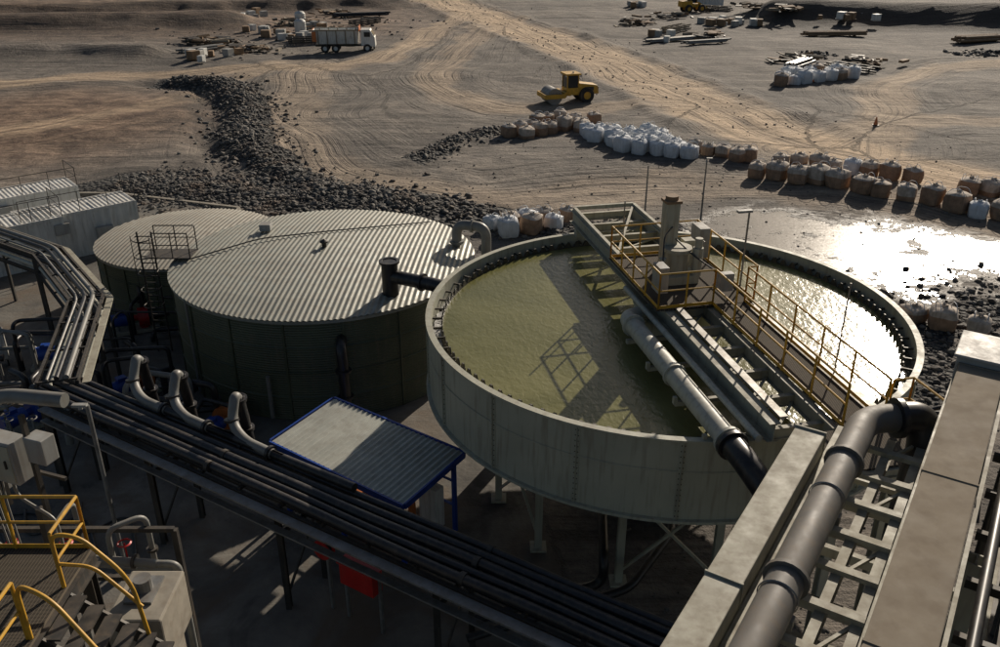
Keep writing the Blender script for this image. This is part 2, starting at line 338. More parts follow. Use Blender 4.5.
# ---------------------------------------------------------------- rocks
def icos():
    t=(1+5**.5)/2; v=np.array([(-1,t,0),(1,t,0),(-1,-t,0),(1,-t,0),(0,-1,t),(0,1,t),(0,-1,-t),(0,1,-t),(t,0,-1),(t,0,1),(-t,0,-1),(-t,0,1)],float)/1.9
    f=[(0,11,5),(0,5,1),(0,1,7),(0,7,10),(0,10,11),(1,5,9),(5,11,4),(11,10,2),(10,7,6),(7,1,8),(3,9,4),(3,4,2),(3,2,6),(3,6,8),(3,8,9),(4,9,5),(2,4,11),(6,2,10),(8,6,7),(9,8,1)]
    return v,f
iv,if_=icos()
def rocks(name,P,w,n,smin,smax,mat='rock'):
    vs=[]
    seg=[math.dist(a,b_) for a,b_ in zip(P[:-1],P[1:])];tot=sum(seg)
    for _ in range(n):
        d=random.uniform(0,tot);i=0
        while i<len(seg)-1 and d>seg[i]: d-=seg[i];i+=1
        (ax,ay),(bx,by)=P[i],P[i+1];t=min(1,d/seg[i]);o=random.gauss(0,w*.5)
        x=ax+(bx-ax)*t-(by-ay)/seg[i]*o;y=ay+(by-ay)*t+(bx-ax)/seg[i]*o
        s=smin+(smax-smin)*random.random()**3
        p=iv*rng.uniform(.6,1.25,(12,1))*s*.5*np.array([rng.uniform(.7,1.3),rng.uniform(.7,1.3),rng.uniform(.5,.9)])
        a=random.uniform(0,6.28);ca,sa=math.cos(a),math.sin(a); p=np.stack([p[:,0]*ca-p[:,1]*sa,p[:,0]*sa+p[:,1]*ca,p[:,2]],-1)+[x,y,0]
        vs.append((p,x,y,s))
    xy=np.array([(q[1],q[2]) for q in vs]); zz=height(xy[:,0],xy[:,1])
    allv=np.concatenate([q[0]+[0,0,zz[i]+q[3]*.1] for i,q in enumerate(vs)]); allf=[tuple(j+12*i for j in f) for i in range(len(vs)) for f in if_]
    m=bpy.data.meshes.new(name); m.from_pydata(allv.tolist(),[],allf); m.materials.append(M[mat]); o=bpy.data.objects.new(name,m); bpy.context.collection.objects.link(o)
rocks('rock_berm',rocksA,3.6,4400,.12,.55); rocks('rock_berm',rocksB,4.6,4200,.12,.45); rocks('rock_berm',rocksC,1.6,800,.12,.5)
rocks('rock_berm',rocksD,2.2,900,.1,.5); rocks('rock_rubble',rocksE,5,1500,.08,.45)
rocks('scattered_stones',[(-10,66),(5,62),(20,60),(34,56)],22,900,.05,.22)
rocks('scattered_stones',[(5,17),(12,22),(16,32)],6,500,.04,.2)
rocks('scattered_stones',roads['road1'][8:30],9,700,.08,.35)
# ---------------------------------------------------------------- thickener tank
TC=V(5.15,24.9,0); R=7.4; RZ=6.5
th=emp('thickener_tank',TC)
mk('shell',[lathe([(R,4.1),(R,RZ-.06),(R+.07,RZ-.06),(R+.07,RZ),(R-.12,RZ),(R-.12,5.2)],seg=128)],'tankwall',th,True)
mk('base_ring',[lathe([(R+.12,4.08),(R+.12,4.16),(R,4.16)],seg=128),lathe([(R+.02,5.55),(R+.03,5.57),(R+.02,5.59)],seg=128)],'tankwall',th,True)
rb=[];bolts=[]
for i in range(18):
    a=2*math.pi*i/18+.07; c_,s_=math.cos(a),math.sin(a)
    rb.append(box((c_*(R+.035),s_*(R+.035),5.28),(.07,.012,2.3),a)); rb.append(box((c_*(R+.012),s_*(R+.012),5.28),(.02,.14,2.28),a))
    for k in range(14):
        for sgn in(-1,1): bolts.append(box((c_*(R+.03)-s_*sgn*.04,s_*(R+.03)+c_*sgn*.04,4.25+k*.16),(.02,.022,.022),a))
mk('wall_ribs',rb,'tankwall',th); mk('bolts',bolts,'weir',th)
mk('cone_floor',[lathe([(R-.02,4.1),(1.4,2.7),(1.2,1.9),(.01,1.9)],seg=96)],'green',th,True)
ws=[];wf=[];n=480
for i in range(n):
    a=2*math.pi*i/n; z=6.32 if i%4<2 else 6.14
    for rr,zz in ((6.95,5.7),(6.95,z),(6.99,z),(6.99,5.7)): ws.append(V(math.cos(a)*rr,math.sin(a)*rr,zz))
for i in range(n):
    j=(i+1)%n
    for k in range(3): wf.append((i*4+k,j*4+k,j*4+k+1,i*4+k+1))
mk('weir_plate',[(ws,wf)],'weir',th)
br_=[]
for i in range(64):
    a=2*math.pi*i/64; br_.append(box((math.cos(a)*7.12,math.sin(a)*7.12,6.2),(.32,.05,.06),a))
mk('weir_brackets',br_,'weir',th)
mk('launder_water',[lathe([(6.97,5.85),(7.29,5.85)],seg=96)],'launder',th)
dv=[V(0,0,6.1)];df=[]
for i in range(128): a=2*math.pi*i/128; dv.append(V(math.cos(a)*6.96,math.sin(a)*6.96,6.1))
for i in range(128): df.append((0,1+i,1+(i+1)%128))
mk('water',[(dv,df)],'water',th)
lg=[];
for i in range(12):
    a=2*math.pi*i/12+.2;a2=2*math.pi*(i+1)/12+.2
    p=V(math.cos(a)*5.3,math.sin(a)*5.3,0);q=V(math.cos(a2)*5.3,math.sin(a2)*5.3,0)
    lg+=ibeam(p,p+V(0,0,3.6),.22,.22,.02); lg.append(box((p.x,p.y,.04),(.5,.5,.06)))
    lg+=ibeam(p+V(0,0,3.55),q+V(0,0,3.55),.15,.25,.02)
    if i%2==0: lg.append(beam(p+V(0,0,.4),q+V(0,0,3.3),.08,.08)); lg.append(beam(q+V(0,0,.4),p+V(0,0,3.3),.08,.082))
    o=p.normalized()*7.2
    lg+=ibeam(V(p.x,p.y,3.75),V(o.x,o.y,4.0),.15,.25,.02)
mk('support_frame',lg,'tankwall',th)
mk('concrete_plinth',[lathe([(2,0),(2,.3),(0.01,.3)],seg=40),cyl((0,0,.3),(0,0,2.3),.55,24)],'concrete',th)
mk('feedwell',[lathe([(1.25,5.6),(1.25,6.75),(1.3,6.75),(1.3,6.8),(1.2,6.8),(1.2,5.6)],c=(.3,0,0),seg=48)],'tankwall',th,True)
mk('underflow_pipes',[tube([(0,0,1.2),(-2,-3,1.2),(-2.2,-5.5,1.2),(-2.2,-5.5,.4),(-6,-7,.4)],.14,14,.4),tube([(.5,0,1.0),(0,-4,1.0),(-1.6,-6.4,1.0),(-6,-8,.8)],.12,14,.4)],'black',th,True)
# ---------------------------------------------------------------- bridge
BO=V(5.6,24.9,0)
bd=emp('thickener_bridge',BO,math.atan2(.2156,.9765))
def ib(x,y0,y1,z,w,h): return ibeam((x,y0,z),(x,y1,z),w,h)
ms=[ib(-1.05,-7.9,8.0,7.05,.28,.5),ib(.25,-8.3,1.6,7.05,.2,.42),ib(1.35,-8.3,8.0,7.05,.28,.5)]
y=-7.8
while y<8.1:
    ms.append(ibeam((-1.05,y,6.98),(1.35,y,6.98),.14,.3,.02))
    if (y<-2.5 or y>2.5) and y<6.8: ms.append(beam((-1.0,y,6.9),(.2 if y<0 else 1.3,y+1.3,6.9),.07,.05))
    y+=1.31
mk('main_beams',ms,'steel',bd)
mk('far_upper_frame',[beam((-1.05,2.6,7.36),(-1.05,7.9,7.36),.12,.12),beam((1.35,2.6,7.36),(1.35,7.9,7.36),.12,.12),beam((-1.05,7.9,7.36),(1.35,7.9,7.36),.14,.14),beam((-1.,3,7.33),(1.3,7.8,7.33),.08,.06)],'steel',bd)
mk('end_supports',[box((x,yy,6.66),(.35,.3,.3)) for x in(-1.05,1.35) for yy in(7.1,-7.05)],'steel',bd)
mk('walkway_deck',[box((.8,-4.9,7.33),(.95,6.9,.04)),box((.1,.5,7.34),(3.1,4.3,.04))],'grating',bd)
mk('handrails',[rail([(.3,-8.4,7.35),(.3,-1.6,7.35)],kick=True,r=.03),rail([(1.32,-8.4,7.35),(1.32,-1.6,7.35)],kick=True,r=.03),
  rail([(.3,-1.6,7.36),(-1.4,-1.6,7.36),(-1.4,2.6,7.36),(1.6,2.6,7.36),(1.6,-1.6,7.36),(1.32,-1.6,7.36)],kick=True,r=.03,sp=1.)],'yellow',bd,True)
mk('drive_unit',[box((0,.5,7.5),(1.1,1.1,.28)),cyl((0,.5,7.6),(0,.5,8.3),.36,24),cyl((0,.5,8.3),(0,.5,8.42),.45,24),box((-.15,.9,8.7),(.42,.42,2.1)),cyl((.5,.1,7.6),(.5,.1,8.5),.16,16),cyl((.5,.1,8.5),(.5,.1,8.8),.12,16),box((.55,1.0,7.9),(.35,.35,1.1)),cyl((-.6,.2,7.4),(-.6,.2,8.2),.12,14)],'steel',bd,True,.01)
mk('hydraulic_lines',[tube([(.5,.1,8.7),(.8,.3,8.6),(.9,1.2,8.2),(.9,1.4,7.4)],.03,8,.2),tube([(-.15,.7,9.),(-.6,.2,8.9),(-.8,-.3,8.2),(-.9,-.7,8.2)],.025,8,.2),tube([(.0,.7,8.6),(.3,.0,8.3),(.8,-.9,8.0)],.025,8,.2)],'black',bd,True)
mk('lift_motor',[cyl((-.15,.9,9.75),(-.15,.9,9.95),.2,20),box((-.15,.9,9.78),(.5,.5,.08))],'timber',bd,True)
mk('control_cabinets',[box((-1.1,-.9,8.05),(.3,.55,.8)),box((1.3,1.7,8.1),(.35,.7,1.0)),box((.8,-1.25,7.9),(.45,.25,.55))],'grey',bd,False,.01)
mk('cable_tray',[beam((1.62,-8,7.25),(1.62,2.,7.25),.2,.06),beam((-.8,-7.8,7.38),(-.8,-1.7,7.38),.2,.05)],'galv',bd)
mk('feed_pipe',[tube([(-1.95,-1.1,6.72),(-1.95,-7.7,6.72)],.27,24),flange((-1.95,-4.3,6.72),(0,1,0),.33,.03),flange((-1.95,-7.5,6.72),(0,1,0),.36,.05),flange((-1.95,-1.2,6.72),(0,1,0),.35,.04),tube([(-1.95,-1.1,6.72),(-1.95,-.7,6.72),(-1.1,-.2,6.6)],.27,24,.3)],'pipe',bd,True)
mk('dilution_pipe',[tube([(-1.42,1.0,6.95),(-1.42,-7.9,6.95)],.09,16)],'pipe',bd,True)
mk('feed_elbow',[tube([(-1.95,-7.6,6.72),(-1.95,-8.4,6.72),(-1.6,-9.3,6.1),(-1.3,-9.8,5.0)],.3,24,.5),flange((-1.95,-7.7,6.72),(0,1,0),.38,.06)],'black',bd,True)
mk('pipe_brackets',[beam((-2.3,y,6.42),(-1.05,y,6.42),.12,.12) for y in(-7.0,-5.2,-3.3,-1.6)]+[beam((-2.3,y,6.42),(-2.3,y,6.62),.1,.1) for y in(-7.0,-5.2,-3.3)],'steel',bd)
mk('lamp_posts',[cyl((1.5,-.9,7.2),(1.5,-.9,9.9),.03,8),cyl((1.66,-5.9,7.2),(1.66,-5.9,9.7),.022,8),cyl((-.9,2.9,7.2),(-.9,2.9,9.2),.025,8)],'galv',bd)
mk('lamp_heads',[box((1.35,-.9,9.92),(.45,.14,.07))],'grey',bd)
ld=emp('access_landing',BO,math.atan2(.2156,.9765))
mk('deck',[box((.6,-9.2,7.3),(2.6,1.5,.04))],'grating',ld)
mk('frame',[ibeam((-.7,-9.95,7.15),(1.9,-9.95,7.15),.15,.22,.02),ibeam((-.7,-8.45,7.15),(1.9,-8.45,7.15),.15,.22,.02),[ibeam((x,yy,0),(x,yy,7.03),.2,.2,.02) for x in(-.6,1.8) for yy in(-9.9,-8.5)]],'steel',ld)
mk('handrails',rail([(1.4,-8.4,7.32),(1.9,-8.4,7.32),(1.9,-9.95,7.32)]),'yellow',ld,True)
mk('hoses',[tube([(1.5,-8.3,7.4),(1.7,-9.,7.9),(2.3,-9.4,8.3),(2.6,-10,7.8),(2.4,-10.6,6)],.05,8,.5),tube([(1.2,-8.9,7.4),(1.6,-9.2,8.1),(2.1,-9.8,8.2),(2.3,-10.3,7)],.04,8,.5)],'black',ld,True)
# ---------------------------------------------------------------- storage tanks
def corr_roof(R,z0,rise,rib,amp,rz):
    vs=[];fs=[];step=rib/6; n=int(2*R/step); prof=[0,0,.5,1,1,.5]; ny_=9
    for i in range(n+1):
        x=-R+2*R*i/n; L_=math.sqrt(max(0,R*R-x*x))
        for j in range(ny_):
            y=-L_+2*L_*j/(ny_-1); z=z0+rise*(1-(x*x+y*y)/R/R)+prof[i%6]*amp
            ca,sa=math.cos(rz),math.sin(rz); vs.append(V(x*ca-y*sa,x*sa+y*ca,z))
    for i in range(n):
        for j in range(ny_-1): fs.append((i*ny_+j,(i+1)*ny_+j,(i+1)*ny_+j+1,i*ny_+j+1))
    return vs,fs
def tank(loc,R,h,rise,roofmat):
    e=emp('water_storage_tank',loc)
    prof=[];z=0
    while z<h: prof+=[(R,z),(R+.02,z+.05)]; z+=.1
    prof.append((R,h)); mk('shell',[lathe(prof,seg=96)],'green',e,True)
    mk('roof',[corr_roof(R+.12,h+.02,rise,.22,.03,-.06)],roofmat,e)
    mk('vertical_seams',[box((math.cos(a)*(R+.035),math.sin(a)*(R+.035),h/2),(.05,.08,h-.04),a) for a in [2*math.pi*i/18+.1 for i in range(18)]],'green',e)
    mk('eave_trim',[lathe([(R+.05,h-.12),(R+.1,h-.12),(R+.1,h),(R+.05,h)],seg=96)],'roof',e,True)
    mk('ring_beams',[lathe([(R+.02,z),(R+.06,z+.03),(R+.02,z+.06)],seg=96) for z in np.arange(1.,h,1.05)],'green',e,True)
    return e
t1=tank((-7.5,35.1,0),6.3,4.25,.45,'roof')
t2=tank((-15.6,41.4,0),4.3,2.9,.3,'roof2')
mk('roof_hatch',[box((-3.1,2.5,4.78),(.5,.5,.3)),],'grey',t1,False,.02)
mk('roof_vent',[cyl((0,0,4.6),(0,0,4.95),.1),lathe([(.01,.16),(.18,.06),(.18,.0)],c=(0,0,4.95),seg=20)],'dark',t1,True)
mk('roof_pipe',[tube([(-5.6,-.8,4.48),(-3,1.0,4.76),(0,2.0,4.76),(2.5,3.,4.66),(4.2,4.2,4.42)],.03,8,.6)],'black',t1,True)
mk('inlet_riser',[tube([(3.3,-4.2,4.2),(3.3,-4.2,5.75)],.32,24),lathe([(.32,0),(.4,0),(.4,.08),(.28,.08),(.28,-.4)],c=(3.3,-4.2,5.7),seg=24)],'black',t1,True)
mk('transfer_pipe',[tube([(3.3,-4.2,5.15),(5.1,-5.2,5.2),(6.3,-6.0,5.2)],.26,20,.4),flange((4.6,-4.9,5.18),(1,-.55,0),.34,.05)],'black',t1,True)
mk('overflow_pipe',[tube([(5.6,1.2,4.4),(5.6,1.2,5.35),(6.9,.8,5.35),(6.9,.8,1)],.22,20,.5),flange((5.6,1.2,4.55),(0,0,1),.32,.05),flange((6.3,.98,5.35),(1,-.3,0),.3,.04)],'lpipe',t1,True)
mk('wall_pipe',[tube([(1.6,-6.0,3.4),(1.7,-6.75,3.4),(1.75,-6.9,2.6),(1.75,-6.9,.6)],.2,18,.35),flange((1.75,-6.9,2.5),(0,0,1),.3,.04),flange((1.75,-6.9,1.4),(0,0,1),.3,.04)],'black',t1,True)
mk('level_gauge',[cyl((-4.6,-4.45,.2),(-4.6,-4.45,4.2),.05,8),cyl((-1.2,-6.45,.2),(-1.2,-6.45,2.0),.08,8)],'lpipe',t1,True)
ld2=emp('access_ladder',(-14.9,34.6,0))
lp=[]
for x in(-.3,.3): lp.append(cyl((x,0,0),(x,0,5.6),.04,8))
for i in range(18): lp.append(cyl((-.3,0,.3+i*.3),(.3,0,.3+i*.3),.025,6))
for i in range(5):
    z=2.4+i*.75; lp.append(tube([(-.35,0,z),(-.4,-.5,z),(0,-.8,z),(.4,-.5,z),(.35,0,z)],.025,6,.3))
for x,y_ in((-.38,-.5),(0,-.75),(.38,-.5)): lp.append(cyl((x,y_,2.4),(x,y_,5.6),.018,6))
mk('ladder_and_cage',lp,'dark',ld2,True)
mk('platform',[box((.9,.3,4.5),(1.9,1.1,.05)),rail([(0.1,.8,4.5),(1.85,.8,4.5),(1.85,-.2,4.5),(.4,-.2,4.5)],sp=.9),beam((1.7,.3,0),(1.7,.3,4.45),.12,.12)],'dark',ld2)
# ---------------------------------------------------------------- containers
def corr_rect(Lx,w,z,rib=.24):
    vs=[];fs=[];n=int(Lx/(rib/6));pr=[0,0,.5,1,1,.5]
    for i in range(n+1):
        x=-Lx/2+Lx*i/n
        vs+=[V(x,-w/2,z+.03*pr[i%6]),V(x,w/2,z+.03*pr[i%6])]
    for i in range(n): fs.append((i*2,i*2+2,i*2+3,i*2+1))
    return vs,fs
def container(loc,rz,Lx=6.06,name='shipping_container',ac=True):
    e=emp(name,loc,rz); w=2.44;h=2.6
    def wallcorr(p0,p1,nrm):
        vs=[];fs=[];p0=Vector(p0);p1=Vector(p1);d=p1-p0;n=int(d.length/.07);pr=[0,0,.5,1,1,1,.5]
        for i in range(n+1):
            o=Vector(nrm)*(-.045*pr[i%7]); q=p0+d*(i/n)+o; vs+=[q+V(0,0,.15),q+V(0,0,h-.12)]
        for i in range(n): fs.append((i*2,i*2+2,i*2+3,i*2+1))
        return vs,fs
    a=Lx/2;c_=w/2
    mk('side_walls',[wallcorr((-a+.08,-c_+.02,0),(a-.08,-c_+.02,0),(0,-1,0)),wallcorr((-a+.08,c_-.02,0),(a-.08,c_-.02,0),(0,1,0)),wallcorr((-a+.02,-c_+.08,0),(-a+.02,c_-.08,0),(-1,0,0))],'white',e)
    mk('roof',[corr_rect(Lx-.1,w-.1,h-.03)],'white',e)
    mk('frame',[box((sx*(a-.05),sy*(c_-.05),h/2),(.12,.12,h)) for sx in(-1,1) for sy in(-1,1)]+[box((0,sy*(c_-.05),z),(Lx-.25,.09,.14)) for sy in(-1,1) for z in(.08,h-.06)]+[box((sx*(a-.05),0,z),(.09,w-.25,.14)) for sx in(-1,1) for z in(.08,h-.06)],'white',e)
    mk('doors',[box((a-.04,-.56,1.3),(.05,1.1,2.3)),box((a-.04,.56,1.3),(.05,1.1,2.3))],'white',e,False,.01)
    mk('door_bars',[cyl((a+.02,y_,.2),(a+.02,y_,2.45),.022,8) for y_ in(-.8,-.3,.3,.8)],'galv',e)
    if ac:
        mk('air_conditioner',[box((-1.2,-c_-.25,1.9),(.8,.35,.6)),box((1,-c_-.2,1.0),(.9,.3,1.1))],'grey',e,False,.02)
        mk('roof_edge_rail',rail([(-a,-c_+.1,h),(a,-c_+.1,h),(a,c_-.1,h)],sp=1.5,r=.02),'dark',e)
    return e
crz=math.radians(40)
container((-24.0,47.3,0),crz); container((-26.9,44.4,0),crz); container((-28.6,50.2,0),crz)
kb=[(-34,57.7),(-26,57.6),(-17,54.5),(-15,48.5),(-1.5,45.4)]
mk('concrete_kerb',[beam((a_[0],a_[1],.08),(b_[0],b_[1],.08),.25,.22) for a_,b_ in zip(kb[:-1],kb[1:])],'concrete')
# ---------------------------------------------------------------- blue pump shed
P4=[V(-7.3,23.3,2.8),V(-5.5,25.4,2.8),V(-.9,22.1,2.8),V(-2.9,20.0,2.8)]
ctr=sum(P4,V(0,0,0))/4; dx=(P4[2]-P4[1]).normalized(); rz=math.atan2(dx.y,dx.x)
sh=emp('pump_shelter',(ctr.x,ctr.y,0),rz); SL=5.5;SW=2.75
def corr_shed():
    vs=[];fs=[];n=int(SL/.04);pr=[0,0,.5,1,.5]
    for i in range(n+1):
        x=-SL/2+SL*i/n; vs+=[V(x,-SW/2,2.72+.04*pr[i%5]),V(x,SW/2,2.95+.04*pr[i%5])]
    for i in range(n): fs.append((i*2,i*2+2,i*2+3,i*2+1))
    return vs,fs
mk('roof_sheet',[corr_shed()],'shedroof',sh)
mk('blue_fascia',[beam((-SL/2-.03,-SW/2-.05,2.66),(SL/2+.03,-SW/2-.05,2.66),.06,.2),beam((-SL/2-.03,SW/2+.05,2.9),(SL/2+.03,SW/2+.05,2.9),.06,.2),beam((-SL/2-.05,-SW/2,2.68),(-SL/2-.05,SW/2,2.9),.06,.2),beam((SL/2+.05,-SW/2,2.68),(SL/2+.05,SW/2,2.9),.06,.2)],'blue',sh)
mk('posts',[beam((x,y_,0),(x,y_,2.6),.12,.12) for x in(-2.5,0,2.5) for y_ in(-1.2,1.2)]+[beam((-2.5,1.2,z),(2.5,1.2,z),.06,.06) for z in(1.,1.9)]+[beam((-2.5,-1.2,z),(2.5,-1.2,z),.06,.06) for z in(1.1,)],'blue',sh)
mk('back_wall',[box((-1.6,1.1,1.4),(1.6,.05,2.2))],'blue',sh)
mk('pump_set',[cyl((-1.2,0,.7),(.2,0,.7),.3,20),cyl((.2,0,.7),(.6,0,.7),.45,20),box((-.4,0,.2),(2.4,.9,.3)),tube([(.5,0,1),(.5,0,1.7),(1.8,0,1.7),(1.8,0,.3)],.12,14,.3)],'orange',sh,True)
mk('cabinet',[box((1.9,.8,1.),(.7,.4,1.5))],'white',sh,False,.02)
# ---------------------------------------------------------------- main black pipe rack
rk=emp('pipe_rack'); u=V(.849,-.528,0).normalized(); nn=V(.528,.849,0).normalized()
def RP(t,o,z): p=u*t+nn*o; return V(p.x,p.y,z)
bl=[];
for i,(o,r_) in enumerate(((13.0,.13),(13.3,.11),(13.6,.14),(13.9,.12),(14.2,.10))):
    zz=3.62+r_; pts=[RP(-25.3+ (14.2-o)*-.6,o,zz)]
    for k in range(1,12): pts.append(RP(-25.3+k*2.6,o+random.uniform(-.045,.045),zz+random.uniform(0,.015)))
    bl.append(tube(pts,r_,14,.8))
mk('black_pipes',bl,'black',rk,True)
mk('couplings',[flange(RP(-22+i*4.3,o,3.62+r_),u,r_+.035,.07) for i in range(6) for o,r_ in((13.0,.13),(13.6,.14),(14.2,.10)) if (i+int(o*10))%2],'dark',rk,True)
rb=[]
for o in(12.85,14.35): rb+=ibeam(RP(-25.6,o,3.4),RP(4,o,3.4),.12,.26,.02)
t=-25.4
while t<4:
    rb.append(beam(RP(t,12.85,3.56),RP(t,14.35,3.56),.1,.08)); t+=1.5
for t in(-25.2,-20.3,-15.0,-9.8,-4.5,1):
    for o in(12.85,14.35): rb+=ibeam(RP(t,o,0),RP(t,o,3.27),.16,.16,.015)
    rb+=[beam(RP(t,12.95,2.6),RP(t,14.25,2.6),.1,.1),beam(RP(t,12.95,.6),RP(t,14.25,2.5),.06,.06)]
mk('steelwork',rb,'dark',rk)
mk('cable_tray',[beam(RP(-25,12.6,3.5),RP(3,12.6,3.5),.28,.06),beam(RP(-25,12.55,3.1),RP(3,12.55,3.1),.2,.05)],'galv',rk)
mk('lower_pipes',[tube([RP(-24,13.3,2.75),RP(3,13.3,2.75)],.09,12),tube([RP(-24,13.8,2.77),RP(3,13.8,2.77)],.11,12)],'black',rk,True)
r2=emp('pipe_rack'); NP=[V(-14.4,24.8,0),V(-16.3,31.5,0),V(-20.2,36.6,0),V(-29,42.4,0)]
def offs(P,o,z):
    out=[]
    for i,p in enumerate(P):
        d=(P[min(i+1,len(P)-1)]-P[max(i-1,0)]).normalized(); out.append(V(p.x+d.y*o,p.y-d.x*o,z))
    return out
cols=[('pipe',-.45,.10,3.35),('galv',-.2,.07,3.33),('black',.05,.12,3.36),('black',.32,.08,3.33),('pipe',.5,.07,3.33),('galv',-.3,.05,4.05),('black',.0,.08,4.08),('lpipe',.3,.09,4.09)]
for mt in('pipe','lpipe','galv','black'):
    mk(mt+'_lines',[tube(offs(NP,o,z),r_,12,.6) for m_,o,r_,z in cols if m_==mt],mt,r2,True)
sw=[]
for o in(-.62,.62):
    for z in(3.12,3.95):
        q=offs(NP,o,z)
        for a_,b_ in zip(q[:-1],q[1:]): sw+=ibeam(a_,b_,.09,.15,.016)
for a_,b_ in zip(NP[:-1],NP[1:]):
    n=max(2,int((b_-a_).length/2.2)); d=(b_-a_).normalized(); pr=V(d.y,-d.x,0)
    for i in range(n+1):
        p=a_.lerp(b_,i/n)
        for z in(3.22,4.0): sw.append(beam(p-pr*.6+V(0,0,z),p+pr*.6+V(0,0,z),.07,.06))
        if i%2==0:
            for o in(-.62,.62): sw.append(beam(p+pr*o,p+pr*o+V(0,0,3.95),.12,.12))
mk('steelwork',sw,'dark',r2)
mk('cable_tray',[ [beam(a_,b_,.25,.05) for a_,b_ in zip(offs(NP,.85,3.8)[:-1],offs(NP,.85,3.8)[1:])]],'steel',r2)
# ---------------------------------------------------------------- discharge pipes with elbows
for i,t0 in enumerate((-22.9,-21.0,-18.4)):
    e=emp('pump_discharge_pipe')
    mk('riser',[tube([RP(t0-.5,16.2,.6),RP(t0-.5,16.2,1.2),RP(t0-.5,15.6,1.9),RP(t0-.35,15.35,3.4),RP(t0-.2,15.1,4.7)],.16,16,.5),flange(RP(t0-.35,15.35,3.4),(.1,0,1),.24,.05)],'black',e,True)
    mk('bend',[tube([RP(t0-.22,15.12,4.55),RP(t0-.12,14.9,4.85),RP(t0+.05,14.5,4.15),RP(t0+.8,14.2+.02*i,3.93),RP(t0+2.,14.2,3.92)],.15,18,.5)],'lpipe',e,True)
    mk('flanges',[flange(RP(t0-.21,15.11,4.6),(.1,-.1,1),.24,.05),flange(RP(t0+.05,14.52,4.25),(.1,-.2,-1),.22,.04),flange(RP(t0+1.9,14.2,3.92),u,.22,.05)],'black',e,True)
    mk('tail',[tube([RP(t0+2,14.2,3.92),RP(t0+5,14.2,3.92)],.13,14)],'black',e,True)
def pump(loc,rz,mt='orange'):
    e=emp('slurry_pump',loc,rz)
    mk('skid',[box((0,0,.12),(2.2,.9,.16))],'steel',e)
    mk('motor',[cyl((-.9,0,.65),(0,0,.65),.3,20),box((-.45,0,1.0),(.35,.3,.15))],'blue',e,True)
    mk('casing',[cyl((.25,0,.65),(.7,0,.65),.45,24),cyl((0,0,.65),(.25,0,.65),.14,14),box((.45,0,.3),(.3,.5,.3))],mt,e,True)
    mk('pipes',[tube([(.7,0,.65),(1.7,0,.65)],.15,14),flange((.8,0,.65),(1,0,0),.24,.04),tube([(.5,.35,.65),(.5,.35,1.9),(.5,1.2,1.9)],.13,14,.3),flange((.5,.35,1.3),(0,0,1),.22,.04)],'black',e,True)
for l,r_,m_ in(((-14.7,30.6,0),.8,'orange'),((-12.7,28.6,0),1.2,'grey'),((-10.4,27.6,0),1.3,'orange'),((-18.9,33.2,0),.2,'orange'),((-17.,36.6,0),.4,'red'),((-20.6,29.6,0),.3,'grey'),((-17.9,28.2,0),1.0,'blue'),((-22.6,32.2,0),.3,'orange')): pump(l,r_,m_)
sp=emp('small_bore_piping'); G=[]
for k in range(26):
    x=random.uniform(-21,-9.5); y_=random.uniform(27,31.5) if x>-14 else random.uniform(27,37)
    if x>-12.5: y_=min(y_,28.2)
    z=random.choice((.4,.9,1.5,2.2)); L_=random.uniform(1,3)
    G.append(tube([(x,y_,.05),(x,y_,z),(x-L_,y_+random.choice((-.3,.5,0)),z),(x-L_,y_-.8,z),(x-L_,y_-.8,.1)],random.choice((.05,.08,.11)),10,.25))
mk('pipes',G[:16],'black',sp,True); mk('grey_pipes',G[16:],'lpipe',sp,True)
mk('valves',[[cyl((x,y_,.3),(x,y_,1.3),.04,8),lathe([(.16,0),(.19,.02),(.16,.04)],c=(x,y_,1.3),seg=16),cyl((x,y_,.35),(x,y_,.75),.13,12)] for x,y_ in [(random.uniform(-21,-10),random.uniform(26.6,28.4)) for _ in range(12)]],'lpipe',sp,True)
mk('hoses',[tube([(-19+k*1.7,24+random.uniform(-1,1),.04),(-18+k*1.6,22.6+random.uniform(-1,1),.04),(-16.6+k*1.5,23.2,.04),(-15+k*1.3,21.5+random.uniform(-1,1),.04)],.04,8,1.) for k in range(4)],'black',sp,True)
def valve_cab(loc,rz=0): 
    e=emp('control_cabinet',loc,rz); mk('body',[box((0,0,1.0),(.8,.4,1.4))],'grey',e,False,.02); mk('legs',[box((x,0,.15),(.06,.3,.3)) for x in(-.3,.3)],'dark',e); mk('door',[box((0,-.21,1.),(.7,.02,1.25))],'white',e)
valve_cab((-21.5,33.2,0),.5); valve_cab((-19.4,26.6,0),.8)
fh=emp('fire_hose_reel',(-3.7,18.2,0),math.radians(-32))
mk('post',[beam((-.6,0,0),(-.6,0,2.1),.08,.08),beam((.6,0,0),(.6,0,2.1),.08,.08),beam((-1.2,0,0),(-1.2,0,2.5),.08,.08)],'galv',fh)
mk('cabinet',[box((0,-.05,1.75),(1.15,.4,.7)),box((0,-.05,2.12),(1.25,.5,.05))],'red',fh,False,.02)
mk('reel',[lathe([(.05,-.02),(.3,-.02),(.3,.02),(.05,.02)],c=(-1.2,-.2,2.2),seg=24,axis='Y'),lathe([(.05,.16),(.3,.16),(.3,.2),(.05,.2)],c=(-1.2,-.2,2.2),seg=24,axis='Y')],'red',fh,True)
mk('hose',[lathe([(.22,.0),(.25,.08),(.22,.16)],c=(-1.2,-.2,2.2),seg=24,axis='Y')],'black',fh,True)
pl=emp('lamp_post',(-11.3,20.6,0)); mk('pole',[cyl((0,0,0),(0,0,5.6),.06,10),box((0,0,.05),(.3,.3,.1))],'galv',pl); mk('lamp_head',[box((-.2,0,5.6),(.4,.14,.08)),cyl((-.2,0,5.48),(-.2,0,5.56),.06)],'grey',pl)
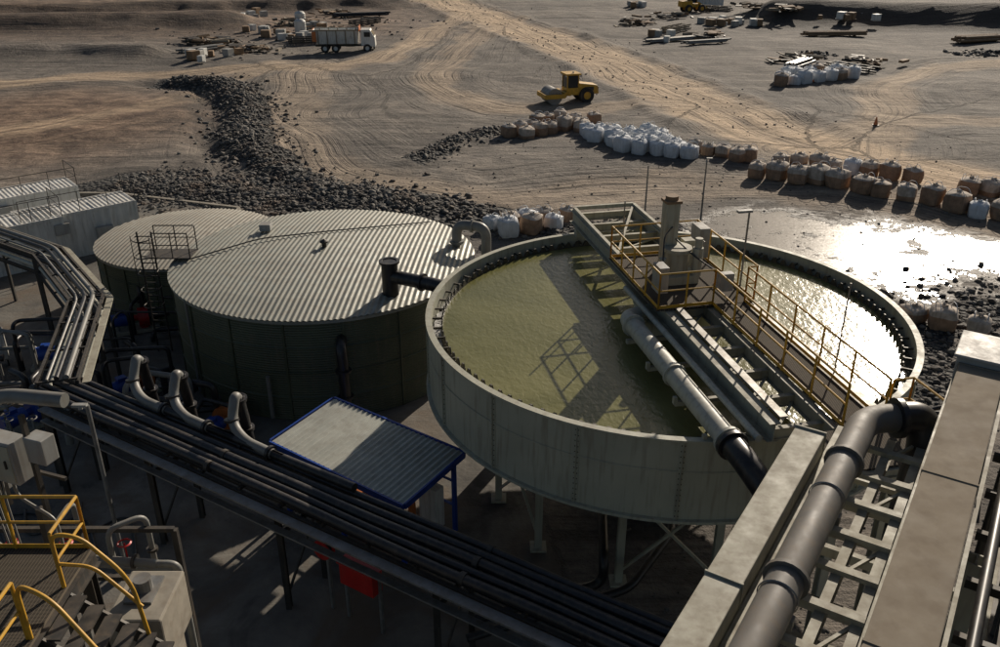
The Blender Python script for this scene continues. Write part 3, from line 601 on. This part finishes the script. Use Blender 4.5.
# ---------------------------------------------------------------- pipe gantry (lower right)
gd=V(.537,.843,0).normalized(); ga=math.atan2(-gd.x,gd.y)
ga_e=emp('pipe_gantry',(0,0,0),ga)
GZ=9.9
mk('box_girder',[beam((-2.33,2,GZ-.35),(-2.33,13.5,GZ-.35),.5,.7)],'steel',ga_e,False,.015)
mk('girder_plates',[box((-2.33,t,GZ-.34),(.53,.03,.74)) for t in(5.2,9.2,13.51)],'steel',ga_e)
mk('cover_plate',[beam((-.12,2,10.25),(-.12,16.3,10.25),.74,.5)],'cover',ga_e,False,.015)
mk('cover_seams',[box((-.12,t,10.255),(.765,.04,.52)) for t in(4.5,8.4,12.3,16.2)],'cover',ga_e)
mk('cover_edge',[beam((-.52,2,10.05),(-.52,16.3,10.05),.05,.25),beam((.3,2,10.32),(.3,16.3,10.32),.06,.08)],'steel',ga_e)
lz=GZ-.55; rg=[]
for x in(-2.0,-1.15,-.68): rg+=ibeam((x,2,lz),(x,14.6,lz),.14,.3,.02)
t=3.;i=0
while t<14.8:
    rg.append(beam((-1.95,t,lz+.19),(-.6,t,lz+.19),.14,.08)); 
    rg.append(beam((-1.95,t,lz-.5),(-.6,t,lz-.5),.1,.1)); rg.append(beam((-.66,t,lz-.5),(-.66,t,lz-.16),.08,.08)); rg.append(beam((-1.98,t,lz-.5),(-1.98,t,lz-.16),.08,.08))
    if i%2: rg.append(beam((-1.1,t,lz+.1),(-.7,t+.85,lz+.1),.05,.05))
    t+=.85;i+=1
mk('ladder_frame',rg,'steel',ga_e)
mk('lower_frame',[ibeam((x,2,7.6),(x,15,7.6),.2,.35,.025) for x in(-2.2,-.5,.9)]+[beam((-2.2,t,7.6),(.9,t,7.6),.12,.2) for t in np.arange(3,15,1.5)]+[beam((-2.2,t,7.7),(-2.2,t+1.5,9.1),.1,.1) for t in np.arange(3,12,3.)],'steel',ga_e)
mk('columns',[ibeam((x,t,0),(x,t,9.2),.3,.3,.03) for x in(-2.2,.5) for t in(5.5,12.4)]+[beam((-2.2,12.4,2),(.5,12.4,7),.12,.12)],'steel',ga_e)
mk('grey_pipe',[tube([(-1.62,1.5,GZ+.02),(-1.62,13.,GZ+.02),(-1.62,14.35,GZ+.02),(-.95,14.85,GZ)],.25,28,.7),[flange((-1.62,t,GZ+.02),(0,1,0),.31,.035) for t in(4.9,9.6,12.8)]],'greypipe',ga_e,True)
mk('black_elbow',[tube([(-1.2,14.67,GZ+.01),(-.78,15.0,GZ),(-.66,14.9,GZ-.45),(-.68,14.6,GZ-1.6),(-.68,14.6,6)],.28,28,.5),flange((-1.15,14.7,GZ+.01),(.8,.6,0),.36,.05),flange((-.68,14.62,GZ-1.4),(0,.1,1),.36,.05)],'black',ga_e,True)
mk('pipe_saddles',[box((-1.62,t,GZ-.3),(.5,.14,.16)) for t in(4.1,6.6,9.2,11.7)],'galv',ga_e)
mk('u_bolts',[lathe([(.26,-.02),(.275,0),(.26,.02)],c=(-1.62,t,GZ+.02),seg=28,axis='Y') for t in(4.1,6.6,9.2,11.7)],'galv',ga_e)
mk('head_box',[box((.1,16.8,10.15),(1.3,1.1,.9)),box((.1,16.8,10.63),(1.4,1.2,.06)),box((.9,15.6,9.9),(.6,.8,.7))],'grey',ga_e,False,.02)
mk('side_steel',[ibeam((1.0,2,9.6),(1.0,16,9.6),.2,.4,.03),[beam((.4,t,9.5),(1.0,t,9.5),.1,.14) for t in np.arange(3,16,1.2)],[beam((1.0,t,7.8),(1.0,t+1.2,9.4),.08,.08) for t in np.arange(3,15,1.2)],beam((1.0,2,7.7),(1.0,16,7.7),.15,.2)],'dark',ga_e)
mk('side_pipe',[tube([(.62,2,9.75),(.62,14.5,9.75),(.62,15.2,9.4),(.62,15.3,7)],.08,12,.4),cyl((1.35,2,9.0),(1.35,15,9.0),.16,14)],'black',ga_e,True)
# ---------------------------------------------------------------- stair tower (lower left)
stw=emp('stair_tower'); z=8.
mk('landing',[box((-9.6,9.7,z),(5.2,4.4,.05))],'grating',stw)
mk('landing_frame',[ibeam((-12.2,7.5,z-.18),(-7.,7.5,z-.18),.15,.3,.02),ibeam((-12.2,11.9,z-.18),(-7.,11.9,z-.18),.15,.3,.02),ibeam((-7.,7.5,z-.18),(-7.,11.9,z-.18),.15,.3,.02),[ibeam((x,y_,0),(x,y_,z-.35),.2,.2,.02) for x in(-11.5,-7.1) for y_ in(7.8,11.7)]],'dark',stw)
mk('handrails',[rail([(-12,11.85,z),(-7.05,11.85,z)],sp=1.2,r=.03,kick=True),rail([(-7.05,11.85,z),(-7.05,10.9,z)],r=.03),tube([(-7.05,9.8,z),(-7.05,9.8,z+1.1),(-6.4,9.5,z+1.1),(-5.,8.9,z-.4),(-5.,8.9,z-1.4)],.035,10,.3),tube([(-7.05,10.9,z),(-7.05,10.9,z+1.1),(-6.6,10.9,z+1.05),(-5.9,10.8,z+.3),(-5.8,10.8,z-.9)],.035,10,.4),tube([(-7.05,10.9,z+.5),(-6.5,10.9,z+.45),(-5.8,10.8,z-.3)],.03,10,.2),rail([(-7.1,9.8,z),(-7.1,7.6,z)],r=.03)],'yellow',stw,True)
mk('stair_treads',[box((-6.8+i*.25,10.35,z-.1-i*.2),(.26,.95,.04)) for i in range(14)]+[beam((-7,y_,z-.15),(-3.5,y_,z-2.95),.05,.25) for y_ in(9.87,10.83)],'dark',stw)
cw=emp('concrete_pump_plinth'); mk('block',[box((-6.45,12.2,6.1),(1.0,1.3,1.1))],'concrete',cw,False,.04); mk('legs',[box((-6.45,12.2,2.7),(.7,.9,5.6))],'concrete',cw,False,.03); mk('bolt_plate',[box((-6.5,12.3,6.68),(.5,.7,.05)),cyl((-6.5,12.3,6.7),(-6.5,12.3,6.95),.16,16)],'galv',cw)
eb=emp('electrical_cabinet',(-9.05,13.0,0.15),math.radians(-20))
mk('cabinets',[box((-.75,0,9.0),(1.5,.5,1.7)),box((.5,-.1,9.15),(.75,.35,.85)),box((1.15,.1,9.35),(.4,.3,.5))],'grey',eb,False,.015)
mk('doors',[box((-.55,-.262,9.0),(1.0,.02,1.55)),box((.5,-.285,9.15),(.66,.02,.74))],'steel',eb)
mk('handles',[box((-.15,-.29,9.0),(.04,.04,.25)),box((.72,-.31,9.15),(.03,.03,.16))],'dark',eb)
mk('stand',[beam((x,0.05,7.9),(x,.05,10.),.08,.08) for x in(-1.55,.05,.95)]+[beam((x,.05,0),(x,.05,8.),.14,.14) for x in(-1.15,.8)]+[beam((-1.5,.3,8.6),(1.3,.3,8.6),.06,.06)],'dark',eb)
mk('conduit',[tube([(-.4,0,9.9),(.4,.3,10.15),(1.5,.5,10.15)],.13,14,.3),tube([(.5,-.1,8.8),(.5,-.1,8.3),(1.3,-.1,8.0),(1.3,-.1,6)],.03,8,.2),tube([(-.3,-.1,8.2),(-.2,-.4,7.5),(.4,-.4,7.2)],.03,8,.2)]+[tube([(-.1+k*.12,-.1,8.8),(-.1+k*.12,-.15,8.2),(.2+k*.1,-.3,7.4),(.3+k*.1,-.3,5)],.018,6,.2) for k in range(4)],'lpipe',eb,True)
cl=emp('valve_manifold',(-9.0,14.4,-.4))
mk('headers',[cyl((-2,0,6.2),(2.0,-.4,6.2),.09,14),cyl((-2,.5,5.6),(2.2,.1,5.6),.07,14),tube([(1.,-.2,6.2),(1.,-.2,6.9),(1.6,.3,6.9),(1.6,.3,3)],.06,12,.25),tube([(-.2,0,6.2),(-.2,0,6.8),(-.2,.9,6.8),(-.2,.9,3)],.06,12,.25),tube([(2.,-.4,6.2),(2.4,-.4,6.2),(2.4,-.4,2)],.08,12,.3),tube([(.4,-.1,6.2),(.4,-.7,5.9),(.4,-.7,3)],.05,10,.2)],'lpipe',cl,True)
mk('flanges',[flange((x,-.2-.08*x,6.2),(1,-.1,0),.15,.03) for x in(-1.4,-.6,.4,1.5)]+[flange((1.6,.3,z_),(0,0,1),.12,.03) for z_ in(4,5,6)],'dark',cl,True)
mk('valve_wheels',[lathe([(.12,0),(.15,.02),(.12,.04)],c=(x,-.2,6.55),seg=16) for x in(-1.,.1,1.3)]+[cyl((x,-.2,6.2),(x,-.2,6.57),.02,6) for x in(-1.,.1,1.3)],'red',cl,True)
mk('frame',[beam((x,.2,0),(x,.2,6.6),.12,.12) for x in(-1.8,.2,2.2)]+[beam((-1.8,.2,5.3),(2.2,.2,5.3),.1,.1),beam((-1.8,.2,6.6),(2.2,.2,6.6),.1,.1)],'dark',cl)
# ---------------------------------------------------------------- bulk bags
def bag(cx,cy,rz,s,h=1.):
    vs=[];fs=[];nu=16;prof=[(0.02,0),(.44,.0),(.5,.08),(.52,.35),(.53,.65),(.5,.88),(.40,.97),(.2,1.0),(.09,1.03),(.12,1.10),(.01,1.07)]
    z0=gz(cx,cy)-.03; ph=random.uniform(0,6); lx=random.uniform(-.06,.06); ly=random.uniform(-.06,.06)
    for r_,z_ in prof:
        for k in range(nu):
            a=2*math.pi*k/nu; e=1/((abs(math.cos(a))**6+abs(math.sin(a))**6)**(1/6))
            q=r_*(1+(e-1)*(.85 if z_<.95 else .4))*(1+.05*math.sin(3*a+ph+z_*4)+random.uniform(-.03,.03))
            x=q*math.cos(a)+lx*z_;y=q*math.sin(a)+ly*z_; vs.append(V(cx+(x*math.cos(rz)-y*math.sin(rz))*s,cy+(x*math.sin(rz)+y*math.cos(rz))*s,z0+z_*s*h+random.uniform(-.02,.02)+(.05*math.sin(2*a+ph) if z_>.8 else 0)))
    for i in range(len(prof)-1):
        for k in range(nu): fs.append((i*nu+k,i*nu+(k+1)%nu,(i+1)*nu+(k+1)%nu,(i+1)*nu+k))
    return vs,fs
def split(b_,i0):
    v,f=b_; nu=16; return (v,f[:i0*nu]),(v,f[i0*nu:])
def bagrow(name,pts,s,white=0.):
    e=emp(name); T=[];C=[];Wt=[];S=[]
    for x,y_ in pts:
        x+=random.uniform(-.2,.2);y_+=random.uniform(-.2,.2);rz_=random.uniform(-.5,.5)+.7; ss_=s*random.uniform(.85,1.12); h_=random.uniform(.75,1.05)
        g_=bag(x,y_,rz_,ss_,h=h_)
        if random.random()<white: Wt.append(g_)
        else:
            lo,hi=split(g_,5+random.choice((0,0,-1,-2))); T.append(lo); C.append(hi)
        z0=gz(x,y_); a=random.uniform(0,3)
        for w_ in(-.3,.3):
            c1,s1=math.cos(a),math.sin(a); f=lambda p,q,z_: V(x+(p*c1-q*s1)*ss_,y_+(p*s1+q*c1)*ss_,z0+z_*ss_*h_)
            S.append(tube([f(-.4,w_,.9),f(-.25,w_,1.18),f(.2,w_,1.16),f(.4,w_,.9)],.02,5,.2))
    if T: mk('bags',T,'bag',e,True); mk('bag_tops',C,'bagtop',e,True)
    if Wt: mk('white_bags',Wt,'bagw',e,True)
    mk('lifting_straps',S,'bagw',e)
def line(a,b_,n,skip=0): return [(a[0]+(b_[0]-a[0])*i/(n-1),a[1]+(b_[1]-a[1])*i/(n-1)) for i in range(n) if random.random()>=skip]
bagrow('bulk_bag_row',line((.6,74.4),(5.4,79.6),6)+line((2.2,73.9),(6.6,78),5)+[(7.0,79.8),(8.5,79.3),(7.2,76.2)],1.1)
wc=[(7.4+i*1.2+j*.3,74.6-i*.5-j*1.3) for i in range(6) for j in range(5) if not (i==0 and j>2)]
bagrow('white_bulk_bags',wc,1.12,1.)
bagrow('bulk_bag_row',line((15.4,69.2),(18.4,66.4),4),1.1,.1)
bagrow('bulk_bag_row',line((19.2,66.6),(36.5,55.2),17,.08),1.2,.05)
bagrow('bulk_bag_row',line((18.6,62.2),(34.2,50.8),14,.04),1.25,.05)
bagrow('bulk_bag_row',line((-.6,50.6),(4.0,52.6),5)+line((.6,49.6),(3.4,50.8),3),1.05,.35)
bagrow('bulk_bag_row',[(18.2,37.2),(19.6,38),(20.9,37.2),(22.,36.4)],1.05,.1)
bagrow('white_bulk_bags',[(31+i*1.5+random.uniform(-.6,.6),98+j*1.8+i*.5) for i in range(7) for j in range(3) if random.random()>.2],1.3,.8)
# ---------------------------------------------------------------- vehicles
def wheel(x,y,r,w,e,hub='yellow'):
    mk('tyre',[lathe([(r*.5,-w/2),(r*.9,-w/2),(r,-w*.35),(r,w*.35),(r*.9,w/2),(r*.5,w/2)],c=(x,y,r),seg=28,axis='Y')],'tyre',e,True)
    mk('hub',[lathe([(.01,-w*.4),(r*.5,-w*.42),(r*.52,0),(r*.5,w*.42),(.01,w*.4)],c=(x,y,r),seg=20,axis='Y')],hub,e,True)
def roller(loc,rz):
    e=emp('soil_compactor_roller',loc,rz)
    mk('drum',[lathe([(.01,-1.02),(.3,-1.0),(.72,-1.05),(.78,-1.05),(.78,1.05),(.72,1.05),(.3,1.0),(.01,1.02)],c=(1.9,0,.78),seg=40,axis='Y')],'galv',e,True)
    mk('drum_frame',[box((1.9,1.22,.85),(2.1,.16,.42)),box((1.9,-1.22,.85),(2.1,.16,.42)),box((2.9,0,.85),(.2,2.4,.42)),box((.85,0,.95),(.3,2.4,.5)),box((.35,0,.9),(.9,.6,.5))],'yellow',e,False,.03)
    for s_ in(-1,1): wheel(-1.5,s_*.85,.75,.55,e)
    hood=([V(-2.9,-.75,.8),V(-2.9,.75,.8),V(-.7,.75,.8),V(-.7,-.75,.8),V(-2.75,-.65,1.65),V(-2.75,.65,1.65),V(-.7,.72,1.95),V(-.7,-.72,1.95)],[(0,1,2,3),(4,7,6,5),(0,4,5,1),(1,5,6,2),(2,6,7,3),(3,7,4,0)])
    mk('engine_hood',[hood],'yellow',e,False,.08)
    mk('grille',[box((-2.86,0,1.2),(.06,1.1,.5)),box((-1.8,.76,1.35),(1.,.02,.35)),box((-1.8,-.76,1.35),(1.,.02,.35))],'dark',e)
    mk('cab_base',[box((-.1,0,1.15),(1.3,1.5,.7))],'yellow',e,False,.04)
    mk('cab_glass',[box((-.1,0,2.1),(1.15,1.35,1.15))],'glass',e)
    mk('cab_frame',[box((-.1+sx*.58,sy*.68,2.1),(.1,.1,1.25)) for sx in(-1,1) for sy in(-1,1)]+[box((-.1,0,2.8),(1.6,1.7,.16))],'yellow',e,False,.02)
    mk('lights',[box((.6,s_*.6,2.65),(.1,.2,.14)) for s_ in(-1,1)]+[cyl((-.2,.4,2.88),(-.2,.4,3.05),.08)],'white',e)
    return e
roller((6.9,88.5,gz(6.9,88.5)-.05),math.radians(197))
def truck(loc,rz):
    e=emp('dump_truck',loc,rz)
    for x in(3.,-1.2,-2.6):
        for s_ in(-1,1): wheel(x,s_*1.0,.55,.38,e,'white')
    mk('chassis',[box((0,0,.85),(7.8,.9,.25)),box((3.9,0,.6),(.2,2.2,.35)),box((.6,1.,.75),(1.2,.4,.5))],'dark',e)
    cab=([V(2.2,-1.15,.9),V(2.2,1.15,.9),V(4.1,1.15,.7),V(4.1,-1.15,.7),V(2.2,-1.1,2.9),V(2.2,1.1,2.9),V(3.45,1.1,2.9),V(3.45,-1.1,2.9),V(4.05,1.12,1.9),V(4.05,-1.12,1.9)],[(0,1,2,3),(4,7,6,5),(0,4,5,1),(3,2,8,9),(9,8,6,7),(1,5,6,8,2),(0,3,9,7,4)])
    mk('cab',[cab],'white',e,False,.05)
    mk('windows',[box((3.79,0,2.4),(.03,1.9,.75),0,Matrix.Rotation(-.54,3,'Y')),box((3.05,1.13,2.3),(.8,.03,.6)),box((3.05,-1.13,2.3),(.8,.03,.6))],'glass',e)
    tub=([V(-3.6,-1.0,1.1),V(-3.6,1.0,1.1),V(1.7,1.0,1.1),V(1.7,-1.0,1.1),V(-4.2,-1.3,2.9),V(-4.2,1.3,2.9),V(1.9,1.3,2.9),V(1.9,-1.3,2.9),V(-3.5,-.9,1.4),V(-3.5,.9,1.4),V(1.5,.9,1.4),V(1.5,-.9,1.4),V(-4.1,-1.2,2.9),V(-4.1,1.2,2.9),V(1.8,1.2,2.9),V(1.8,-1.2,2.9)],
     [(0,1,2,3),(0,4,5,1),(1,5,6,2),(2,6,7,3),(3,7,4,0),(4,12,13,5),(5,13,14,6),(6,14,15,7),(7,15,12,4),(8,12,13,9),(9,13,14,10),(10,14,15,11),(11,15,12,8),(8,9,10,11)])
    mk('tipper_body',[tub],'white',e,False,.02)
    mk('body_ribs',[box((x,s_*1.22,2.0),(.12,.16,1.7)) for x in(-3.4,-2.2,-1,.2,1.4) for s_ in(-1,1)]+[box((-1.1,s_*1.33,2.9),(6.1,.1,.14)) for s_ in(-1,1)],'cover',e)
    mk('headboard',[box((2.0,0,3.0),(.1,2.5,.6)),box((-4.15,0,2.2),(.1,2.4,1.5)),box((-3.9,-1.28,2.1),(.5,.2,1.3))],'orange',e)
    return e
truck((-20.8,122.3,gz(-20.8,122.3)),math.radians(4))
def loader(loc,rz,name='wheel_loader'):
    e=emp(name,loc,rz)
    for x in(-1.3,1.3):
        for s_ in(-1,1): wheel(x,s_*.95,.7,.5,e)
    mk('body',[box((-1.6,0,1.5),(2.2,1.5,1.)),box((.5,0,1.2),(2.,1.,.6))],'yellow',e,False,.08)
    mk('cab',[box((-.2,0,2.4),(1.2,1.3,1.3))],'glass',e); mk('cab_roof',[box((-.2,0,3.1),(1.4,1.5,.12))]+[box((-.2+sx*.6,sy*.65,2.4),(.09,.09,1.3)) for sx in(-1,1) for sy in(-1,1)],'yellow',e)
    mk('arms',[beam((.7,s_*.5,1.7),(2.6,s_*.5,.7),.15,.3) for s_ in(-1,1)],'yellow',e)
    mk('bucket',[box((3.,0,.35),(.1,2.4,.7)),box((3.3,0,.1),(.8,2.4,.08)),box((3.3,1.2,.35),(.8,.06,.6)),box((3.3,-1.2,.35),(.8,.06,.6))],'dark',e)
loader((35,168,gz(35,168)),.3)
def pickup(loc,rz,mt='white'):
    e=emp('utility_vehicle',loc,rz)
    for x in(-1.5,1.5):
        for s_ in(-1,1): wheel(x,s_*.8,.38,.26,e,'grey')
    mk('body',[box((0,0,.75),(5.,1.8,.5)),box((-1.6,.85,1.1),(1.8,.08,.35)),box((-1.6,-.85,1.1),(1.8,.08,.35)),box((-2.45,0,1.1),(.08,1.7,.35))],mt,e,False,.06)
    cabv=([V(-.6,-.85,1),V(-.6,.85,1),V(1.5,.85,1),V(1.5,-.85,1),V(-.5,-.7,1.7),V(-.5,.7,1.7),V(.8,.7,1.7),V(.8,-.7,1.7)],[(0,1,2,3),(0,4,5,1),(1,5,6,2),(2,6,7,3),(3,7,4,0)])
    mk('windows',[cabv],'glass',e); mk('cab_roof',[box((.15,0,1.72),(1.35,1.45,.06))],mt,e)
pickup((52,166,gz(52,166)),.2); pickup((62,170,gz(62,170)),2.2)
# ---------------------------------------------------------------- laydown clutter
def pipestack(loc,rz,L_,n,r,mt,name='pipe_stack'):
    e=emp(name,loc,rz); G=[]
    for row in range(2):
        for k in range(n-row): G.append(cyl((-L_/2+random.uniform(-.6,.6),(k-(n-row)/2)*2.1*r,r+.15+row*1.75*r),(L_/2+random.uniform(-.6,.6),(k-(n-row)/2)*2.1*r,r+.15+row*1.75*r),r,10))
    mk('pipes',G,mt,e,True); mk('bearers',[box((x,0,.07),(.15,n*2.2*r,.14)) for x in(-L_/3,L_/3)],'timber',e)
def palletpile(loc,rz,name='timber_pile'):
    e=emp(name,loc,rz); G=[[],[],[]]
    for k in range(26): G[k%3].append(box((random.gauss(0,1.8),random.gauss(0,1.4),.1+random.uniform(0,.8)),(random.uniform(.6,3),random.uniform(.15,.8),random.choice((.1,.15,.3))),random.uniform(0,3),Matrix.Rotation(random.uniform(-.4,.4),3,'X')))
    for g_,m_,n_ in zip(G,('timber','dark','cover'),('planks','offcuts','boards')): mk(n_,g_,m_,e)
def scrap(loc,rz):
    e=emp('steel_frame_stack',loc,rz); G=[]
    for k in range(3):
        zz=.2+k*.28; x0=random.uniform(-.5,.5)
        G+= [beam((-3+x0,-.8,zz),(3+x0,-.8,zz),.15,.2),beam((-3+x0,.8,zz),(3+x0,.8,zz),.15,.2)]+[beam((x,-.7,zz),(x,.7,zz),.1,.12) for x in(-2.5,-.8,.8,2.5)]
    mk('frames',G,random.choice(('dark','cover')),e)
def crates(loc,rz):
    e=emp('storage_crates',loc,rz); G=[[],[],[]]
    for k in range(9):
        s=random.uniform(.7,1.4); x,y_=random.gauss(0,2.2),random.gauss(0,1.5)
        G[k%3]+=[box((x,y_,s*.4+.1),(s,s*.8,s*.75),random.uniform(0,1.5)),box((x,y_,.06),(s*1.05,s*.85,.1),random.uniform(0,.2))]
    for g_,m_,n_ in zip(G,('white','grey','timber'),('white_crates','grey_crates','timber_crates')): mk(n_,g_,m_,e,False,.03)
for x,y_ in((-38,116),(-33,122),(-27,130),(-30,134),(-37,140),(-43,130),(-25,140),(-34,150),(-22,150),(-44,158),(-30,165),(-29,146),(-39,128)):
    f_=random.choice((palletpile,scrap,palletpile,crates)); f_((x,y_,gz(x,y_)),random.uniform(0,3))
for x,y_ in((22,150),(27,141),(31,136),(36,150),(44,160),(40,172),(26,176),(56,160),(24,137),(47,154),(42,108),(37,113),(38,148),(50,168),(30,160),(57,150),(66,160),(46,112)): 
    f_=random.choice((palletpile,scrap,palletpile,crates)); f_((x,y_,gz(x,y_)),random.uniform(0,3))
pipestack((25,132,gz(25,132)),.5,9,5,.12,'galv'); pipestack((29,128,gz(29,128)),.4,7,4,.12,'lpipe'); pipestack((36,109,gz(36,109)),.9,6,4,.2,'black')
pipestack((-24,160,gz(-24,160)),.3,9,5,.15,'black'); pipestack((-40,121,gz(-40,121)),.9,6,4,.15,'lpipe')
pipestack((50,137,gz(50,137)),.1,9,6,.15,'timber'); pipestack((68,130,gz(68,130)),.3,7,6,.2,'timber')
container((40,180,gz(40,180)),.2,6.06,'shipping_container',False)
rocks('rubble_pile',[(60,118),(66,121)],2.5,220,.2,.9); rocks('rubble_pile',[(40,118),(43,120)],2,160,.2,.8); rocks('scattered_stones',[(-45,125),(-25,135),(-20,160)],16,500,.1,.6)
def ptank(loc,s=.75):
    e=emp('portable_water_tank',loc,0,s); mk('body',[lathe([(.01,0),(1.1,0),(1.15,.1),(1.15,2.2),(.8,2.6),(.2,2.75),(.01,2.75)],seg=28)],'white',e,True); mk('lid',[cyl((0,0,2.7),(0,0,2.85),.25)],'dark',e); mk('bands',[lathe([(1.16,z),(1.18,z+.05),(1.16,z+.1)],seg=28) for z in(.6,1.2,1.8)],'white',e,True)
ptank((-30.5,140,gz(-30.5,140))); ptank((-33,152,gz(-33,152)))
def pole(loc,h,lamp=True):
    e=emp('light_pole',loc); mk('shaft',[tube([(0,0,0),(0,0,h)],.07,10,radii=[.07,.035]),box((0,0,.05),(.35,.35,.1))],'galv',e,True)
    if lamp: mk('lamp_head',[box((.15,0,h),(.35,.16,.06)),cyl((0,0,h-.3),(0,0,h-.1),.06)],'grey',e)
pole((12.4,51.5,0),4.2); pole((8.4,48.5,0),4.6,False)
def cone(loc):
    e=emp('traffic_cone',loc); mk('cone',[lathe([(.2,.05),(.03,.8),(.01,.8)],seg=16)],'orange',e,True); mk('base',[box((0,0,.03),(.5,.5,.06))],'dark',e)
for x,y_ in((33.7,78.5),(34.8,99),(36.,60.5)): cone((x,y_,gz(x,y_)))
# ---------------------------------------------------------------- light, sky, camera
w=bpy.data.worlds.new('World'); sc.world=w; w.use_nodes=True; nt=w.node_tree
sk=nt.nodes.new('ShaderNodeTexSky'); sk.sky_type='NISHITA'; sk.sun_disc=False; sk.sun_elevation=EL; sk.sun_rotation=AZ; sk.dust_density=2.
bg=nt.nodes['Background']; nt.links.new(sk.outputs[0],bg.inputs[0]); bg.inputs[1].default_value=.05
sd=bpy.data.lights.new('sun','SUN'); sd.energy=5.; sd.angle=math.radians(.5); sd.color=(1,.89,.75)
so=bpy.data.objects.new('sun',sd); bpy.context.collection.objects.link(so)
S=V(math.cos(EL)*math.sin(AZ),math.cos(EL)*math.cos(AZ),math.sin(EL)); so.rotation_euler=S.to_track_quat('Z','Y').to_euler(); so.location=S*200
cd=bpy.data.cameras.new('camera'); co=bpy.data.objects.new('camera',cd); bpy.context.collection.objects.link(co)
co.location=(0,0,18); co.rotation_euler=(math.radians(90-25.7),0,0); cd.lens=31.5; cd.sensor_width=36; cd.clip_end=6000; cd.clip_start=.3
sc.camera=co
